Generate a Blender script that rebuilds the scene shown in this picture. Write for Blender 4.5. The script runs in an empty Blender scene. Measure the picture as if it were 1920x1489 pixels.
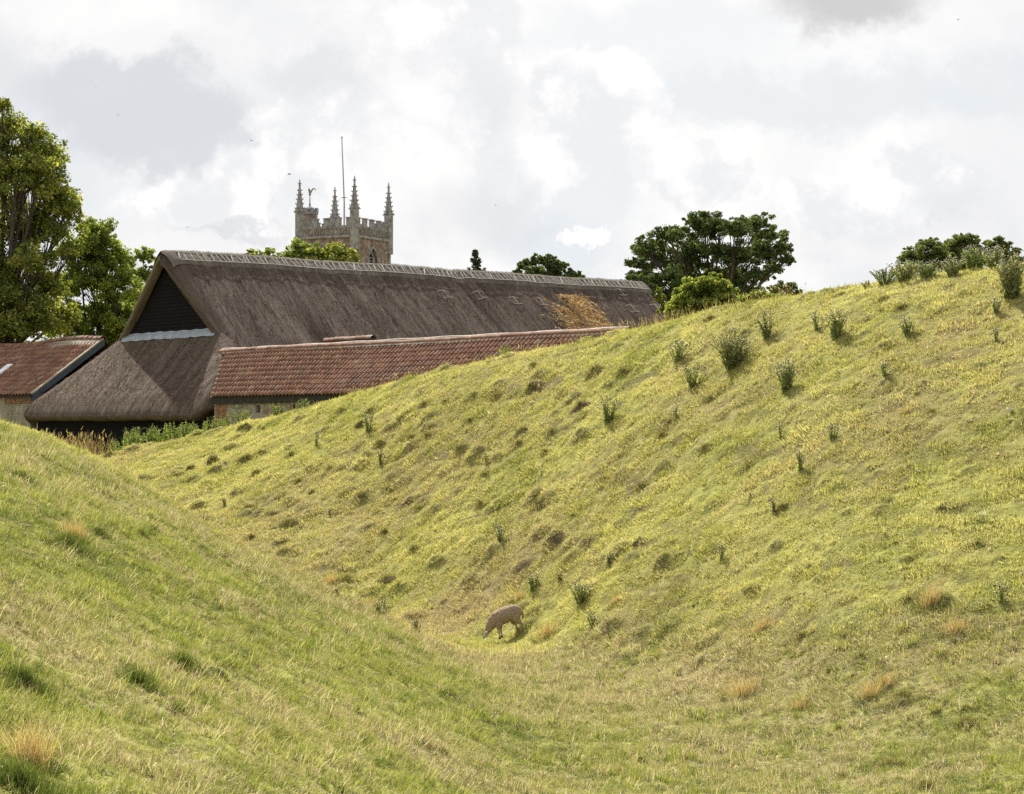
import bpy, bmesh, math, random
import numpy as np
from mathutils import Vector, Matrix, Euler

random.seed(7)
rng = np.random.default_rng(11)
SC = bpy.context.scene
COL = SC.collection

# ------------------------------------------------------------------ camera
FPX = 3700.0                      # focal length in pixels of the 1920 px wide photograph
PITCH = math.atan(55.5 / FPX)
cam_d = bpy.data.cameras.new('camera')
cam_d.sensor_width = 36.0
cam_d.lens = 36.0 * FPX / 1920.0
cam_d.clip_start = 0.1
cam_d.clip_end = 8000.0
cam = bpy.data.objects.new('camera', cam_d)
COL.objects.link(cam)
cam.location = (0, 0, 0)
cam.rotation_euler = (math.pi / 2 + PITCH, 0, 0)
SC.camera = cam

# ------------------------------------------------------------------ light, exposure
EXPOSURE = 1.0
SKY_STRENGTH = 0.1
SUN_STRENGTH = 5.0
SUN_DIR = Vector((-2.5, 7.7, 8.0)).normalized()       # towards the sun
SC.view_settings.view_transform = 'Standard'
SC.view_settings.look = 'None'
SC.view_settings.exposure = EXPOSURE
SC.view_settings.gamma = 1.0
SC.view_settings.use_curve_mapping = False
SC.render.film_transparent = False
try:
    SC.cycles.use_denoising = False
    SC.cycles.max_bounces = 6
    SC.cycles.diffuse_bounces = 3
    SC.cycles.transmission_bounces = 3
    SC.cycles.glossy_bounces = 2
    SC.cycles.transparent_max_bounces = 6
    SC.cycles.caustics_reflective = False
    SC.cycles.caustics_refractive = False
    SC.cycles.sample_clamp_indirect = 4.0
except Exception:
    pass

sun_d = bpy.data.lights.new('sun', 'SUN')
sun_d.energy = SUN_STRENGTH
sun_d.angle = math.radians(0.6)
sun_d.color = (1.0, 0.95, 0.86)
sun = bpy.data.objects.new('sun', sun_d)
COL.objects.link(sun)
sun.location = (-20, 60, 70)
sun.rotation_euler = SUN_DIR.to_track_quat('Z', 'Y').to_euler()


def DIR(px, py):
    """unit direction in the world of a pixel of the 1920 px photograph"""
    vx, vz = (px - 960) / FPX, (744.5 - py) / FPX
    c, s = math.cos(PITCH), math.sin(PITCH)
    v = Vector((vx, c - s * vz, s + c * vz))
    return v


def AT(px, py, d):
    v = DIR(px, py)
    return v * (d / v.y)


def node(nt, kind, **kw):
    n = nt.nodes.new(kind)
    for k, v in kw.items():
        if k == 'inp':
            for kk, vv in v.items():
                n.inputs[kk].default_value = vv
        else:
            setattr(n, k, v)
    return n


def make_world():
    w = bpy.data.worlds.new('World')
    SC.world = w
    w.use_nodes = True
    nt = w.node_tree
    nt.nodes.clear()
    L = nt.links.new
    out = node(nt, 'ShaderNodeOutputWorld')
    bg = node(nt, 'ShaderNodeBackground')
    bg.inputs['Strength'].default_value = SKY_STRENGTH
    sky = node(nt, 'ShaderNodeTexSky')
    sky.sky_type = 'NISHITA'
    sky.sun_disc = False
    sky.sun_elevation = math.asin(SUN_DIR.z)
    sky.sun_rotation = math.atan2(SUN_DIR.x, SUN_DIR.y)
    sky.air_density = 1.0
    sky.dust_density = 1.5
    tc = node(nt, 'ShaderNodeTexCoord')
    vec = tc.outputs['Generated']
    # billowing distortion shared by every cloud edge
    n1 = node(nt, 'ShaderNodeTexNoise', inp={'Scale': 13.0, 'Detail': 12.0, 'Roughness': 0.66})
    L(vec, n1.inputs['Vector'])
    sub = node(nt, 'ShaderNodeVectorMath', operation='SUBTRACT')
    L(n1.outputs['Color'], sub.inputs[0]); sub.inputs[1].default_value = (0.5, 0.5, 0.5)
    scl = node(nt, 'ShaderNodeVectorMath', operation='SCALE'); scl.inputs['Scale'].default_value = 0.10
    L(sub.outputs[0], scl.inputs[0])
    add = node(nt, 'ShaderNodeVectorMath', operation='ADD')
    L(vec, add.inputs[0]); L(scl.outputs[0], add.inputs[1])
    warped = add.outputs[0]

    def blob(px, py, rx, ry, soft, src=warped):
        c = DIR(px, py).normalized()
        s = node(nt, 'ShaderNodeVectorMath', operation='SUBTRACT')
        L(src, s.inputs[0]); s.inputs[1].default_value = tuple(c)
        m = node(nt, 'ShaderNodeVectorMath', operation='MULTIPLY')
        L(s.outputs[0], m.inputs[0])
        m.inputs[1].default_value = (FPX / rx, FPX / (2.0 * rx), FPX / ry)
        ln = node(nt, 'ShaderNodeVectorMath', operation='LENGTH')
        L(m.outputs[0], ln.inputs[0])
        mr = node(nt, 'ShaderNodeMapRange', interpolation_type='SMOOTHSTEP')
        L(ln.outputs['Value'], mr.inputs['Value'])
        mr.inputs['From Min'].default_value = 1.0 - soft
        mr.inputs['From Max'].default_value = 1.0 + soft
        mr.inputs['To Min'].default_value = 1.0
        mr.inputs['To Max'].default_value = 0.0
        return mr.outputs['Result']

    def cmb(op, a, b):
        n = node(nt, 'ShaderNodeMath', operation=op)
        for i, v in enumerate((a, b)):
            if isinstance(v, (int, float)):
                n.inputs[i].default_value = v
            else:
                L(v, n.inputs[i])
        return n.outputs[0]

    def mixc(fac, a, b):
        n = node(nt, 'ShaderNodeMix', data_type='RGBA')
        if isinstance(fac, (int, float)):
            n.inputs['Factor'].default_value = fac
        else:
            L(fac, n.inputs['Factor'])
        for k, v in (('A', a), ('B', b)):
            sock = n.inputs[6 if k == 'A' else 7]
            if isinstance(v, tuple):
                sock.default_value = (v[0], v[1], v[2], 1)
            else:
                L(v, sock)
        return n.outputs[2]

    K = 1.0 / SKY_STRENGTH / (2 ** EXPOSURE)

    def col(r, g, b):
        return (r * K, g * K, b * K)

    base = col(0.90, 0.905, 0.915)
    white = col(1.02, 1.01, 1.0)
    grey = col(0.69, 0.71, 0.755)
    pale = col(0.78, 0.83, 0.87)
    # wide soft variation, the same over the whole sky
    n2 = node(nt, 'ShaderNodeTexNoise', inp={'Scale': 5.0, 'Detail': 7.0, 'Roughness': 0.55, 'Distortion': 0.6})
    L(vec, n2.inputs['Vector'])
    r2 = node(nt, 'ShaderNodeMapRange', interpolation_type='SMOOTHSTEP')
    L(n2.outputs['Fac'], r2.inputs['Value'])
    r2.inputs['From Min'].default_value = 0.40
    r2.inputs['From Max'].default_value = 0.62
    c = mixc(r2.outputs['Result'], base, white)
    # smaller billows of bright and shaded cloud
    n3 = node(nt, 'ShaderNodeTexNoise', inp={'Scale': 17.0, 'Detail': 8.0, 'Roughness': 0.58, 'Distortion': 0.3})
    L(vec, n3.inputs['Vector'])
    r3 = node(nt, 'ShaderNodeMapRange', interpolation_type='SMOOTHSTEP')
    L(n3.outputs['Fac'], r3.inputs['Value'])
    r3.inputs['From Min'].default_value = 0.50
    r3.inputs['From Max'].default_value = 0.72
    r3.inputs['To Max'].default_value = 0.55
    c = mixc(r3.outputs['Result'], c, col(0.80, 0.82, 0.85))
    # clear pale stretches
    for (px, py, rx, ry, f) in ((1560, 170, 420, 60, 0.7), (1040, 440, 95, 90, 0.8), (1130, 330, 80, 90, 0.6),
                                (60, 300, 120, 130, 0.5), (1250, 60, 260, 60, .45), (930, 290, 70, 120, .4)):
        c = mixc(cmb('MULTIPLY', blob(px, py, rx, ry, 0.5), f), c, pale)
    # lit cumulus heads, each made of rounded puffs
    vo = node(nt, 'ShaderNodeTexVoronoi', feature='SMOOTH_F1', inp={'Scale': 38.0, 'Smoothness': .35})
    L(warped, vo.inputs['Vector'])
    pr = node(nt, 'ShaderNodeMapRange', interpolation_type='SMOOTHSTEP')
    L(vo.outputs['Distance'], pr.inputs['Value'])
    pr.inputs['From Min'].default_value = .2
    pr.inputs['From Max'].default_value = .75
    puff = mixc(pr.outputs['Result'], col(1.10, 1.09, 1.08), col(.87, .88, .90))
    for (px, py, rx, ry, f) in ((1110, 425, 50, 26, 1.0), (870, 120, 150, 120, .85), (1150, 205, 120, 100, 1), (700, 230, 130, 60, .6), (640, 60, 170, 60, .5),
                                (1330, 335, 120, 65, 1), (440, 345, 250, 90, 1), (1680, 360, 200, 70, 1), (560, 270, 110, 70, .8),
                                (1230, 245, 40, 14, .9), (1210, 287, 20, 15, .8), (980, 260, 120, 90, .5)):
        c = mixc(cmb('MULTIPLY', blob(px, py, rx, ry, 0.13), f), c, puff)
    # shaded undersides
    for (px, py, rx, ry, f, s) in ((285, 205, 205, 108, .85, .27), (20, 120, 60, 110, .55, .6), (610, 140, 70, 60, .45, .6),
                                   (900, 380, 130, 70, .45, .7), (430, 440, 120, 14, .6, .6), (860, 190, 120, 60, .25, .8),
                                   (1740, 420, 220, 40, .3, .8)):
        c = mixc(cmb('MULTIPLY', blob(px, py, rx, ry, s), f), c, grey)
    c = mixc(cmb('MULTIPLY', blob(1610, -20, 150, 62, .55), .8), c, col(0.58, 0.57, 0.58))
    # how much cloud there is: closed where the photograph looks, broken overhead and behind
    n4 = node(nt, 'ShaderNodeTexNoise', inp={'Scale': 2.6, 'Detail': 8.0, 'Roughness': 0.6})
    L(vec, n4.inputs['Vector'])
    r4 = node(nt, 'ShaderNodeMapRange', interpolation_type='SMOOTHSTEP')
    L(n4.outputs['Fac'], r4.inputs['Value'])
    r4.inputs['From Min'].default_value = 0.40
    r4.inputs['From Max'].default_value = 0.52
    sep = node(nt, 'ShaderNodeSeparateXYZ')
    L(vec, sep.inputs[0])
    lo = node(nt, 'ShaderNodeMapRange', interpolation_type='SMOOTHSTEP')
    L(sep.outputs['Z'], lo.inputs['Value'])
    lo.inputs['From Min'].default_value = 0.32
    lo.inputs['From Max'].default_value = 0.55
    lo.inputs['To Min'].default_value = 1.0
    lo.inputs['To Max'].default_value = 0.0
    cover = cmb('MAXIMUM', r4.outputs['Result'], lo.outputs['Result'])
    c = mixc(cover, sky.outputs[0], c)
    L(c, bg.inputs['Color'])
    L(bg.outputs[0], out.inputs['Surface'])


make_world()


# ------------------------------------------------------------------ small helpers
def tag(o, label=None, cat=None, group=None, kind=None):
    if label: o['label'] = label
    if cat: o['category'] = cat
    if group: o['group'] = group
    if kind: o['kind'] = kind
    return o


def empty(name, loc=(0, 0, 0), label=None, cat=None, group=None, rot=(0, 0, 0)):
    o = bpy.data.objects.new(name, None)
    COL.objects.link(o)
    o.location = loc
    o.rotation_euler = rot
    o.empty_display_size = 0.3
    tag(o, label, cat, group)
    return o


def fast_mesh(name, V, F, attrs=None, smooth=False):
    """V (N,3); F list of arrays (M,3) or (M,4); attrs {name: (domain, type, array)}"""
    me = bpy.data.meshes.new(name)
    V = np.asarray(V, dtype=np.float32)
    if not isinstance(F, (list, tuple)) or (len(F) and not hasattr(F[0], 'shape')):
        F = [np.asarray(F)]
    loops = np.concatenate([np.asarray(f, dtype=np.int32).ravel() for f in F])
    counts = np.concatenate([np.full(len(f), f.shape[1], dtype=np.int32) for f in F])
    starts = np.concatenate([[0], np.cumsum(counts)[:-1]]).astype(np.int32)
    me.vertices.add(len(V)); me.vertices.foreach_set('co', V.ravel())
    me.loops.add(len(loops)); me.loops.foreach_set('vertex_index', loops)
    me.polygons.add(len(counts)); me.polygons.foreach_set('loop_start', starts)
    me.polygons.foreach_set('loop_total', counts)
    if smooth:
        me.polygons.foreach_set('use_smooth', np.ones(len(counts), dtype=bool))
    for k, (dom, typ, arr) in (attrs or {}).items():
        a = me.attributes.new(k, typ, dom)
        arr = np.asarray(arr, dtype=np.float32)
        a.data.foreach_set('vector' if typ == 'FLOAT_VECTOR' else 'value', arr.ravel())
    me.update(calc_edges=True)
    me.validate()
    return me


def put(name, me, m=None, parent=None, loc=None, rot=None):
    o = bpy.data.objects.new(name, me)
    COL.objects.link(o)
    if m is not None and len(me.materials) == 0:
        for x in (m if isinstance(m, (list, tuple)) else [m]):
            me.materials.append(x)
    if parent is not None:
        o.parent = parent
    if loc is not None:
        o.location = loc
    if rot is not None:
        o.rotation_euler = rot
    return o


class MB:
    """collects simple shapes into one mesh"""
    def __init__(self):
        self.v = []; self.f = []

    def quadstrip(self, rows, closed=False):
        b = len(self.v); n = len(rows[0])
        for r in rows: self.v.extend([tuple(p) for p in r])
        for i in range(len(rows) - 1):
            for j in range(n if closed else n - 1):
                k = (j + 1) % n
                self.f.append((b + i * n + j, b + i * n + k, b + (i + 1) * n + k, b + (i + 1) * n + j))

    def box(self, c, sx, sy, sz, M=None):
        b = len(self.v)
        for z in (-sz / 2, sz / 2):
            for (x, y) in ((-sx / 2, -sy / 2), (sx / 2, -sy / 2), (sx / 2, sy / 2), (-sx / 2, sy / 2)):
                p = Vector((x, y, z))
                if M is not None: p = M @ p
                self.v.append(tuple(p + Vector(c)))
        for q in ((0, 3, 2, 1), (4, 5, 6, 7), (0, 1, 5, 4), (1, 2, 6, 5), (2, 3, 7, 6), (3, 0, 4, 7)):
            self.f.append(tuple(b + i for i in q))

    def hexa(self, pts):
        b = len(self.v)
        self.v.extend([tuple(p) for p in pts])
        for q in ((0, 3, 2, 1), (4, 5, 6, 7), (0, 1, 5, 4), (1, 2, 6, 5), (2, 3, 7, 6), (3, 0, 4, 7)):
            self.f.append(tuple(b + i for i in q))

    def tube(self, pts, radii, sides=6, cap=True):
        b = len(self.v); n = len(pts)
        pts = [Vector(p) for p in pts]
        for i, p in enumerate(pts):
            d = (pts[min(i + 1, n - 1)] - pts[max(i - 1, 0)])
            if d.length < 1e-9: d = Vector((0, 0, 1))
            d.normalize()
            a = d.cross(Vector((0, 0, 1)) if abs(d.z) < 0.9 else Vector((1, 0, 0))).normalized()
            c = d.cross(a)
            for k in range(sides):
                t = 2 * math.pi * k / sides
                self.v.append(tuple(p + (a * math.cos(t) + c * math.sin(t)) * radii[i]))
        for i in range(n - 1):
            for k in range(sides):
                kk = (k + 1) % sides
                self.f.append((b + i * sides + k, b + i * sides + kk, b + (i + 1) * sides + kk, b + (i + 1) * sides + k))
        if cap:
            self.f.append(tuple(b + k for k in range(sides))[::-1])
            self.f.append(tuple(b + (n - 1) * sides + k for k in range(sides)))

    def prism(self, ring, z0, z1, scale_top=1.0):
        n = len(ring); b = len(self.v)
        cx = sum(p[0] for p in ring) / n; cy = sum(p[1] for p in ring) / n
        for p in ring: self.v.append((p[0], p[1], z0))
        for p in ring: self.v.append((cx + (p[0] - cx) * scale_top, cy + (p[1] - cy) * scale_top, z1))
        for k in range(n):
            kk = (k + 1) % n
            self.f.append((b + k, b + kk, b + n + kk, b + n + k))
        self.f.append(tuple(b + k for k in range(n))[::-1])
        self.f.append(tuple(b + n + k for k in range(n)))

    def build(self, name, m, parent=None, smooth=False, loc=None, rot=None):
        me = bpy.data.meshes.new(name)
        me.from_pydata(self.v, [], self.f)
        if smooth:
            me.polygons.foreach_set('use_smooth', np.ones(len(me.polygons), dtype=bool))
        me.update()
        return put(name, me, m, parent, loc, rot)


# value noise in numpy ------------------------------------------------------
def _hash(ix, iy, seed):
    h = (ix.astype(np.int64) * 374761393 + iy.astype(np.int64) * 668265263 + seed * 974634777) & 0xffffffff
    h = ((h ^ (h >> 13)) * 1274126177) & 0xffffffff
    h = h ^ (h >> 16)
    return (h & 0xffffff).astype(np.float64) / float(0xffffff)


def vnoise(x, y, seed=0):
    ix = np.floor(x); iy = np.floor(y)
    fx = x - ix; fy = y - iy
    fx = fx * fx * (3 - 2 * fx); fy = fy * fy * (3 - 2 * fy)
    a = _hash(ix, iy, seed); b = _hash(ix + 1, iy, seed)
    c = _hash(ix, iy + 1, seed); d = _hash(ix + 1, iy + 1, seed)
    return (a + (b - a) * fx) * (1 - fy) + (c + (d - c) * fx) * fy


def fbm(x, y, seed=0, oct=4, gain=0.5):
    s = 0; a = 1.0; t = 0
    for i in range(oct):
        s = s + a * vnoise(x * 2 ** i + 17.3 * i, y * 2 ** i - 9.1 * i, seed + i); t += a; a *= gain
    return s / t


# ------------------------------------------------------------------ materials
def mat(name):
    m = bpy.data.materials.new(name)
    m.use_nodes = True
    nt = m.node_tree
    nt.nodes.clear()
    out = node(nt, 'ShaderNodeOutputMaterial')
    return m, nt, out


def ramp(nt, src, stops, interp='LINEAR'):
    r = node(nt, 'ShaderNodeValToRGB')
    cr = r.color_ramp
    cr.interpolation = interp
    while len(cr.elements) > 1: cr.elements.remove(cr.elements[-1])
    cr.elements[0].position = stops[0][0]; cr.elements[0].color = (*stops[0][1], 1)
    for p, c in stops[1:]:
        e = cr.elements.new(p); e.color = (*c, 1)
    nt.links.new(src, r.inputs['Fac'])
    return r.outputs['Color']


def mixn(nt, fac, a, b, blend='MIX'):
    n = node(nt, 'ShaderNodeMix', data_type='RGBA', blend_type=blend)
    if isinstance(fac, (int, float)): n.inputs['Factor'].default_value = fac
    else: nt.links.new(fac, n.inputs['Factor'])
    for i, v in ((6, a), (7, b)):
        if isinstance(v, tuple): n.inputs[i].default_value = (*v, 1)
        else: nt.links.new(v, n.inputs[i])
    return n.outputs[2]


def noise_tex(nt, scale, detail=4, rough=0.55, coord='Object', dist=0.0, vec=None, sc=None):
    t = node(nt, 'ShaderNodeTexNoise', inp={'Scale': scale, 'Detail': detail, 'Roughness': rough, 'Distortion': dist})
    if vec is None:
        tc = node(nt, 'ShaderNodeTexCoord'); vec = tc.outputs[coord]
    if sc is not None:
        m = node(nt, 'ShaderNodeVectorMath', operation='MULTIPLY'); nt.links.new(vec, m.inputs[0])
        m.inputs[1].default_value = sc; vec = m.outputs[0]
    nt.links.new(vec, t.inputs['Vector'])
    return t.outputs['Fac']


def surf(nt, out, color, rough=0.9, bump=None, bstr=0.4, bdist=0.05, spec=0.2, metallic=0.0):
    p = node(nt, 'ShaderNodeBsdfPrincipled')
    if isinstance(color, tuple): p.inputs['Base Color'].default_value = (*color, 1)
    else: nt.links.new(color, p.inputs['Base Color'])
    p.inputs['Roughness'].default_value = rough
    p.inputs['Specular IOR Level'].default_value = spec
    p.inputs['Metallic'].default_value = metallic
    if bump is not None:
        b = node(nt, 'ShaderNodeBump'); b.inputs['Strength'].default_value = bstr
        b.inputs['Distance'].default_value = bdist
        nt.links.new(bump, b.inputs['Height']); nt.links.new(b.outputs[0], p.inputs['Normal'])
    nt.links.new(p.outputs[0], out.inputs['Surface'])
    return p


def leafy(nt, out, color, trans=0.4, tcol=None, gloss=0.05, rough=0.45):
    d = node(nt, 'ShaderNodeBsdfDiffuse'); t = node(nt, 'ShaderNodeBsdfTranslucent')
    nt.links.new(color, d.inputs['Color']); nt.links.new(tcol or color, t.inputs['Color'])
    m = node(nt, 'ShaderNodeMixShader'); m.inputs[0].default_value = trans
    nt.links.new(d.outputs[0], m.inputs[1]); nt.links.new(t.outputs[0], m.inputs[2])
    g = node(nt, 'ShaderNodeBsdfGlossy'); g.inputs['Roughness'].default_value = rough
    g.inputs['Color'].default_value = (0.9, 0.95, 0.85, 1)
    m2 = node(nt, 'ShaderNodeMixShader'); m2.inputs[0].default_value = gloss
    nt.links.new(m.outputs[0], m2.inputs[1]); nt.links.new(g.outputs[0], m2.inputs[2])
    nt.links.new(m2.outputs[0], out.inputs['Surface'])


def attr(nt, name, typ='GEOMETRY', out='Fac'):
    a = node(nt, 'ShaderNodeAttribute'); a.attribute_name = name; a.attribute_type = typ
    return a.outputs[out]


def math_n(nt, op, a, b=0.0, clamp=False):
    n = node(nt, 'ShaderNodeMath', operation=op); n.use_clamp = clamp
    for i, v in enumerate((a, b)):
        if isinstance(v, (int, float)): n.inputs[i].default_value = v
        else: nt.links.new(v, n.inputs[i])
    return n.outputs[0]


M = {}


def leaf_mat(name, stops, trans=0.45, gloss=0.04):
    m, nt, out = mat(name)
    c = ramp(nt, attr(nt, 'tone'), stops)
    bright = mixn(nt, 0.5, c, (1.0, 1.0, 0.25), 'MULTIPLY')
    tc = mixn(nt, 1.0, c, (1.5, 1.45, 0.8), 'MULTIPLY')
    leafy(nt, out, c, trans, tc, gloss)
    M[name] = m


leaf_mat('lime_leaves', [(0, (.07, .10, .02)), (.5, (.18, .21, .04)), (.85, (.36, .36, .085)), (1, (.50, .45, .14))], .5, .02)
leaf_mat('young_leaves', [(0, (.07, .11, .022)), (.5, (.18, .23, .042)), (1, (.42, .43, .11))], .5, .02)
leaf_mat('oak_leaves', [(0, (.04, .062, .022)), (.6, (.082, .115, .036)), (1, (.15, .175, .055))], .4, .02)
leaf_mat('olive_leaves', [(0, (.055, .08, .022)), (.6, (.115, .14, .038)), (1, (.20, .21, .06))], .45, .02)
leaf_mat('conifer_needles', [(0, (.018, .034, .016)), (1, (.04, .065, .028))], .15)
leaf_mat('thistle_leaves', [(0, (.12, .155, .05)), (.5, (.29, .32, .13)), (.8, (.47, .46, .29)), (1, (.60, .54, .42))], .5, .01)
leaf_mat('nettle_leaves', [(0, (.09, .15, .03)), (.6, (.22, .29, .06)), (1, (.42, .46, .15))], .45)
leaf_mat('dry_stalks', [(0, (.11, .08, .045)), (.5, (.24, .18, .10)), (1, (.46, .37, .22))], .35, .01)
leaf_mat('tussock_green', [(0, (.03, .055, .014)), (.6, (.085, .125, .03)), (1, (.22, .24, .08))], .35, .01)
leaf_mat('orange_grass', [(0, (.25, .17, .085)), (.5, (.42, .30, .15)), (1, (.62, .52, .32))], .4)
leaf_mat('dark_weeds', [(0, (.10, .125, .045)), (.6, (.25, .27, .12)), (1, (.48, .43, .29))], .45, .01)
leaf_mat('straw_fresh', [(0, (.26, .155, .075)), (.5, (.50, .33, .18)), (1, (.78, .62, .43))], .25, .01)

m, nt, out = mat('flower_heads')
c = ramp(nt, attr(nt, 'tone'), [(0, (.07, .06, .045)), (.5, (.15, .12, .10)), (.7, (.36, .26, .36)), (1, (.66, .56, .62))])
leafy(nt, out, c, .2); M['flower_heads'] = m

m, nt, out = mat('bark')
n = noise_tex(nt, 6, 6, .6, sc=(1, 1, .25))
surf(nt, out, ramp(nt, n, [(.3, (.045, .038, .03)), (.7, (.12, .10, .08))]), .95, n, .6, .05); M['bark'] = m

# turf ground
m, nt, out = mat('turf')
n1 = noise_tex(nt, 0.35, 6, .6)
n2 = noise_tex(nt, 2.2, 8, .65)
n3 = noise_tex(nt, 14.0, 6, .7)
g = ramp(nt, n2, [(.3, (.10, .10, .028)), (.5, (.225, .225, .058)), (.7, (.35, .34, .10))])
st = ramp(nt, n3, [(.3, (.13, .10, .045)), (.7, (.30, .24, .11))])
dry = attr(nt, 'dry')
f = math_n(nt, 'ADD', math_n(nt, 'MULTIPLY', n3, .7), math_n(nt, 'SUBTRACT', dry, .45), True)
c = mixn(nt, f, g, st)
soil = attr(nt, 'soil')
c = mixn(nt, math_n(nt, 'MULTIPLY', soil, 0.8, True), c, (.080, .060, .032))  # dark earth; on hump faces it also carries painted shade
surf(nt, out, c, .95, n3, .5, .04, spec=.05); M['turf'] = m

# grass blades (instanced)
def blades_mat(name, greens, straw, trans=.42):
    m, nt, out = mat(name)
    tone = attr(nt, 'tone'); kind = attr(nt, 'pick')
    dry = attr(nt, 'dry', 'INSTANCER'); gt = attr(nt, 'gtone', 'INSTANCER')
    f = math_n(nt, 'MULTIPLY', math_n(nt, 'SUBTRACT', dry, kind), 6.0, True)
    tt = math_n(nt, 'ADD', math_n(nt, 'MULTIPLY', tone, .5), math_n(nt, 'MULTIPLY', gt, .5))
    c = mixn(nt, f, ramp(nt, tt, greens), ramp(nt, tone, straw))
    tc_ = mixn(nt, 1.0, c, (1.14, 1.13, .84), 'MULTIPLY')
    leafy(nt, out, c, trans, tc_, .015, .5); M[name] = m


STRAW = [(0, (.20, .135, .06)), (.5, (.40, .31, .15)), (1, (.68, .60, .40))]
blades_mat('grass_blades', [(.05, (.07, .09, .025)), (.25, (.245, .262, .064)), (.5, (.455, .44, .12)), (1, (.70, .63, .31))], STRAW)
blades_mat('meadow_blades', [(.05, (.03, .055, .012)), (.3, (.135, .175, .035)), (.6, (.30, .33, .07)), (1, (.52, .50, .17))],
           [(0, (.17, .12, .055)), (.5, (.38, .30, .15)), (1, (.74, .67, .47))], .42)


def thatch_mat(name, dark, mid, light, gold=0.12, streak=1.0):
    m, nt, out = mat(name)
    st = node(nt, 'ShaderNodeAttribute'); st.attribute_name = 'st'
    v = st.outputs['Vector']
    fine = noise_tex(nt, 1.0, 8, .72, vec=v, sc=(26, 3.5, 1))
    mid_n = noise_tex(nt, 1.0, 6, .6, vec=v, sc=(3.2 * streak, .35, 1))
    broad = noise_tex(nt, 1.0, 5, .6, vec=v, sc=(.5, .3, 1))
    spk = noise_tex(nt, 1.0, 2, .5, vec=v, sc=(30, 7, 1))
    a = math_n(nt, 'ADD', math_n(nt, 'MULTIPLY', fine, .36), math_n(nt, 'MULTIPLY', mid_n, .44))
    a = math_n(nt, 'ADD', a, math_n(nt, 'MULTIPLY', broad, .26))
    c = ramp(nt, a, [(.37, dark), (.53, mid), (.69, light)])
    k = math_n(nt, 'MULTIPLY', math_n(nt, 'SUBTRACT', spk, .62), 9.0, True)
    c = mixn(nt, math_n(nt, 'MULTIPLY', k, gold * 3), c, (.36, .28, .19))
    h = math_n(nt, 'ADD', math_n(nt, 'MULTIPLY', fine, .5), math_n(nt, 'MULTIPLY', mid_n, .9))
    surf(nt, out, c, .95, h, 1.0, .16, spec=.1)
    M[name] = m


thatch_mat('thatch', (.030, .021, .016), (.108, .080, .063), (.225, .178, .145), .08)
thatch_mat('ridge_thatch', (.06, .048, .04), (.15, .125, .105), (.27, .24, .21), .2)
thatch_mat('thatch_edge', (.09, .07, .05), (.165, .13, .095), (.25, .205, .155), .1)


def plain(name, c1, c2, scale=3, rough=.85, bstr=.3, sc=None, spec=.2, bd=.02, metallic=0.0):
    m, nt, out = mat(name)
    n = noise_tex(nt, scale, 7, .62, sc=sc)
    surf(nt, out, ramp(nt, n, [(.3, c1), (.7, c2)]), rough, n, bstr, bd, spec, metallic)
    M[name] = m


plain('black_boards', (.006, .006, .007), (.018, .017, .019), 3, .95, .5, sc=(1, 1, 8), spec=.04)
plain('weed_stem', (.13, .16, .06), (.24, .25, .12), 6)
plain('inner_dark', (.008, .008, .008), (.02, .018, .016), 2)
plain('lead', (.20, .225, .26), (.38, .41, .46), 4, .55, .5)
plain('bargeboard', (.035, .05, .065), (.08, .10, .125), 3, .6)
plain('mortar', (.22, .19, .145), (.40, .355, .28), 5, .95, .6)
plain('hazel', (.42, .39, .34), (.70, .67, .60), 8, .8)
plain('fascia', (.02, .018, .016), (.05, .045, .04), 4)
plain('skylight_sheet', (.74, .75, .76), (.86, .87, .88), 3, .6, .1, spec=.3)
plain('flag_pole', (.28, .27, .26), (.42, .41, .39), 5, .5)
plain('iron', (.05, .045, .04), (.10, .09, .08), 6, .6)
plain('weathercock_metal', (.16, .15, .12), (.36, .33, .24), 8, .45, metallic=.4)
plain('feathers', (.010, .010, .012), (.03, .03, .034), 20, .6)
plain('wood_stick', (.32, .29, .25), (.50, .46, .40), 9, .8)
plain('flint', (.42, .41, .39), (.66, .65, .62), 9, .8)
plain('mud_soil', (.07, .05, .03), (.22, .165, .10), 14, .95, 1.0, bd=.06)
plain('tile_backing', (.05, .03, .022), (.10, .06, .045), 5)


def tile_mat(name, attribute):
    m, nt, out = mat(name)
    if attribute:
        r = attr(nt, 'tone')
    else:
        oi = node(nt, 'ShaderNodeObjectInfo'); r = oi.outputs['Random']
    tc = node(nt, 'ShaderNodeTexCoord'); geo = node(nt, 'ShaderNodeNewGeometry')
    base = ramp(nt, r, [(0, (.17, .085, .055)), (.25, (.225, .108, .064)), (.5, (.275, .135, .078)), (.72, (.315, .165, .098)),
                        (.9, (.34, .195, .125)), (.96, (.18, .125, .095)), (1, (.37, .28, .20))])
    n = noise_tex(nt, 9, 8, .7, vec=geo.outputs['Position'])
    n2 = noise_tex(nt, 1.1, 5, .6, vec=geo.outputs['Position'])
    c = mixn(nt, ramp(nt, n, [(.45, (0, 0, 0)), (.62, (.75, .75, .75))]), base, (.095, .065, .052))
    li = ramp(nt, n, [(.30, (.6, .6, .6)), (.36, (0, 0, 0))])
    c = mixn(nt, li, c, (.42, .38, .31))
    c = mixn(nt, ramp(nt, n2, [(.45, (0, 0, 0)), (.7, (.5, .5, .5))]), c, (.16, .085, .062))
    surf(nt, out, c, .85, n, .4, .02, spec=.25)
    M[name] = m


tile_mat('clay_tile', False)
tile_mat('clay_tile_mass', True)


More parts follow.
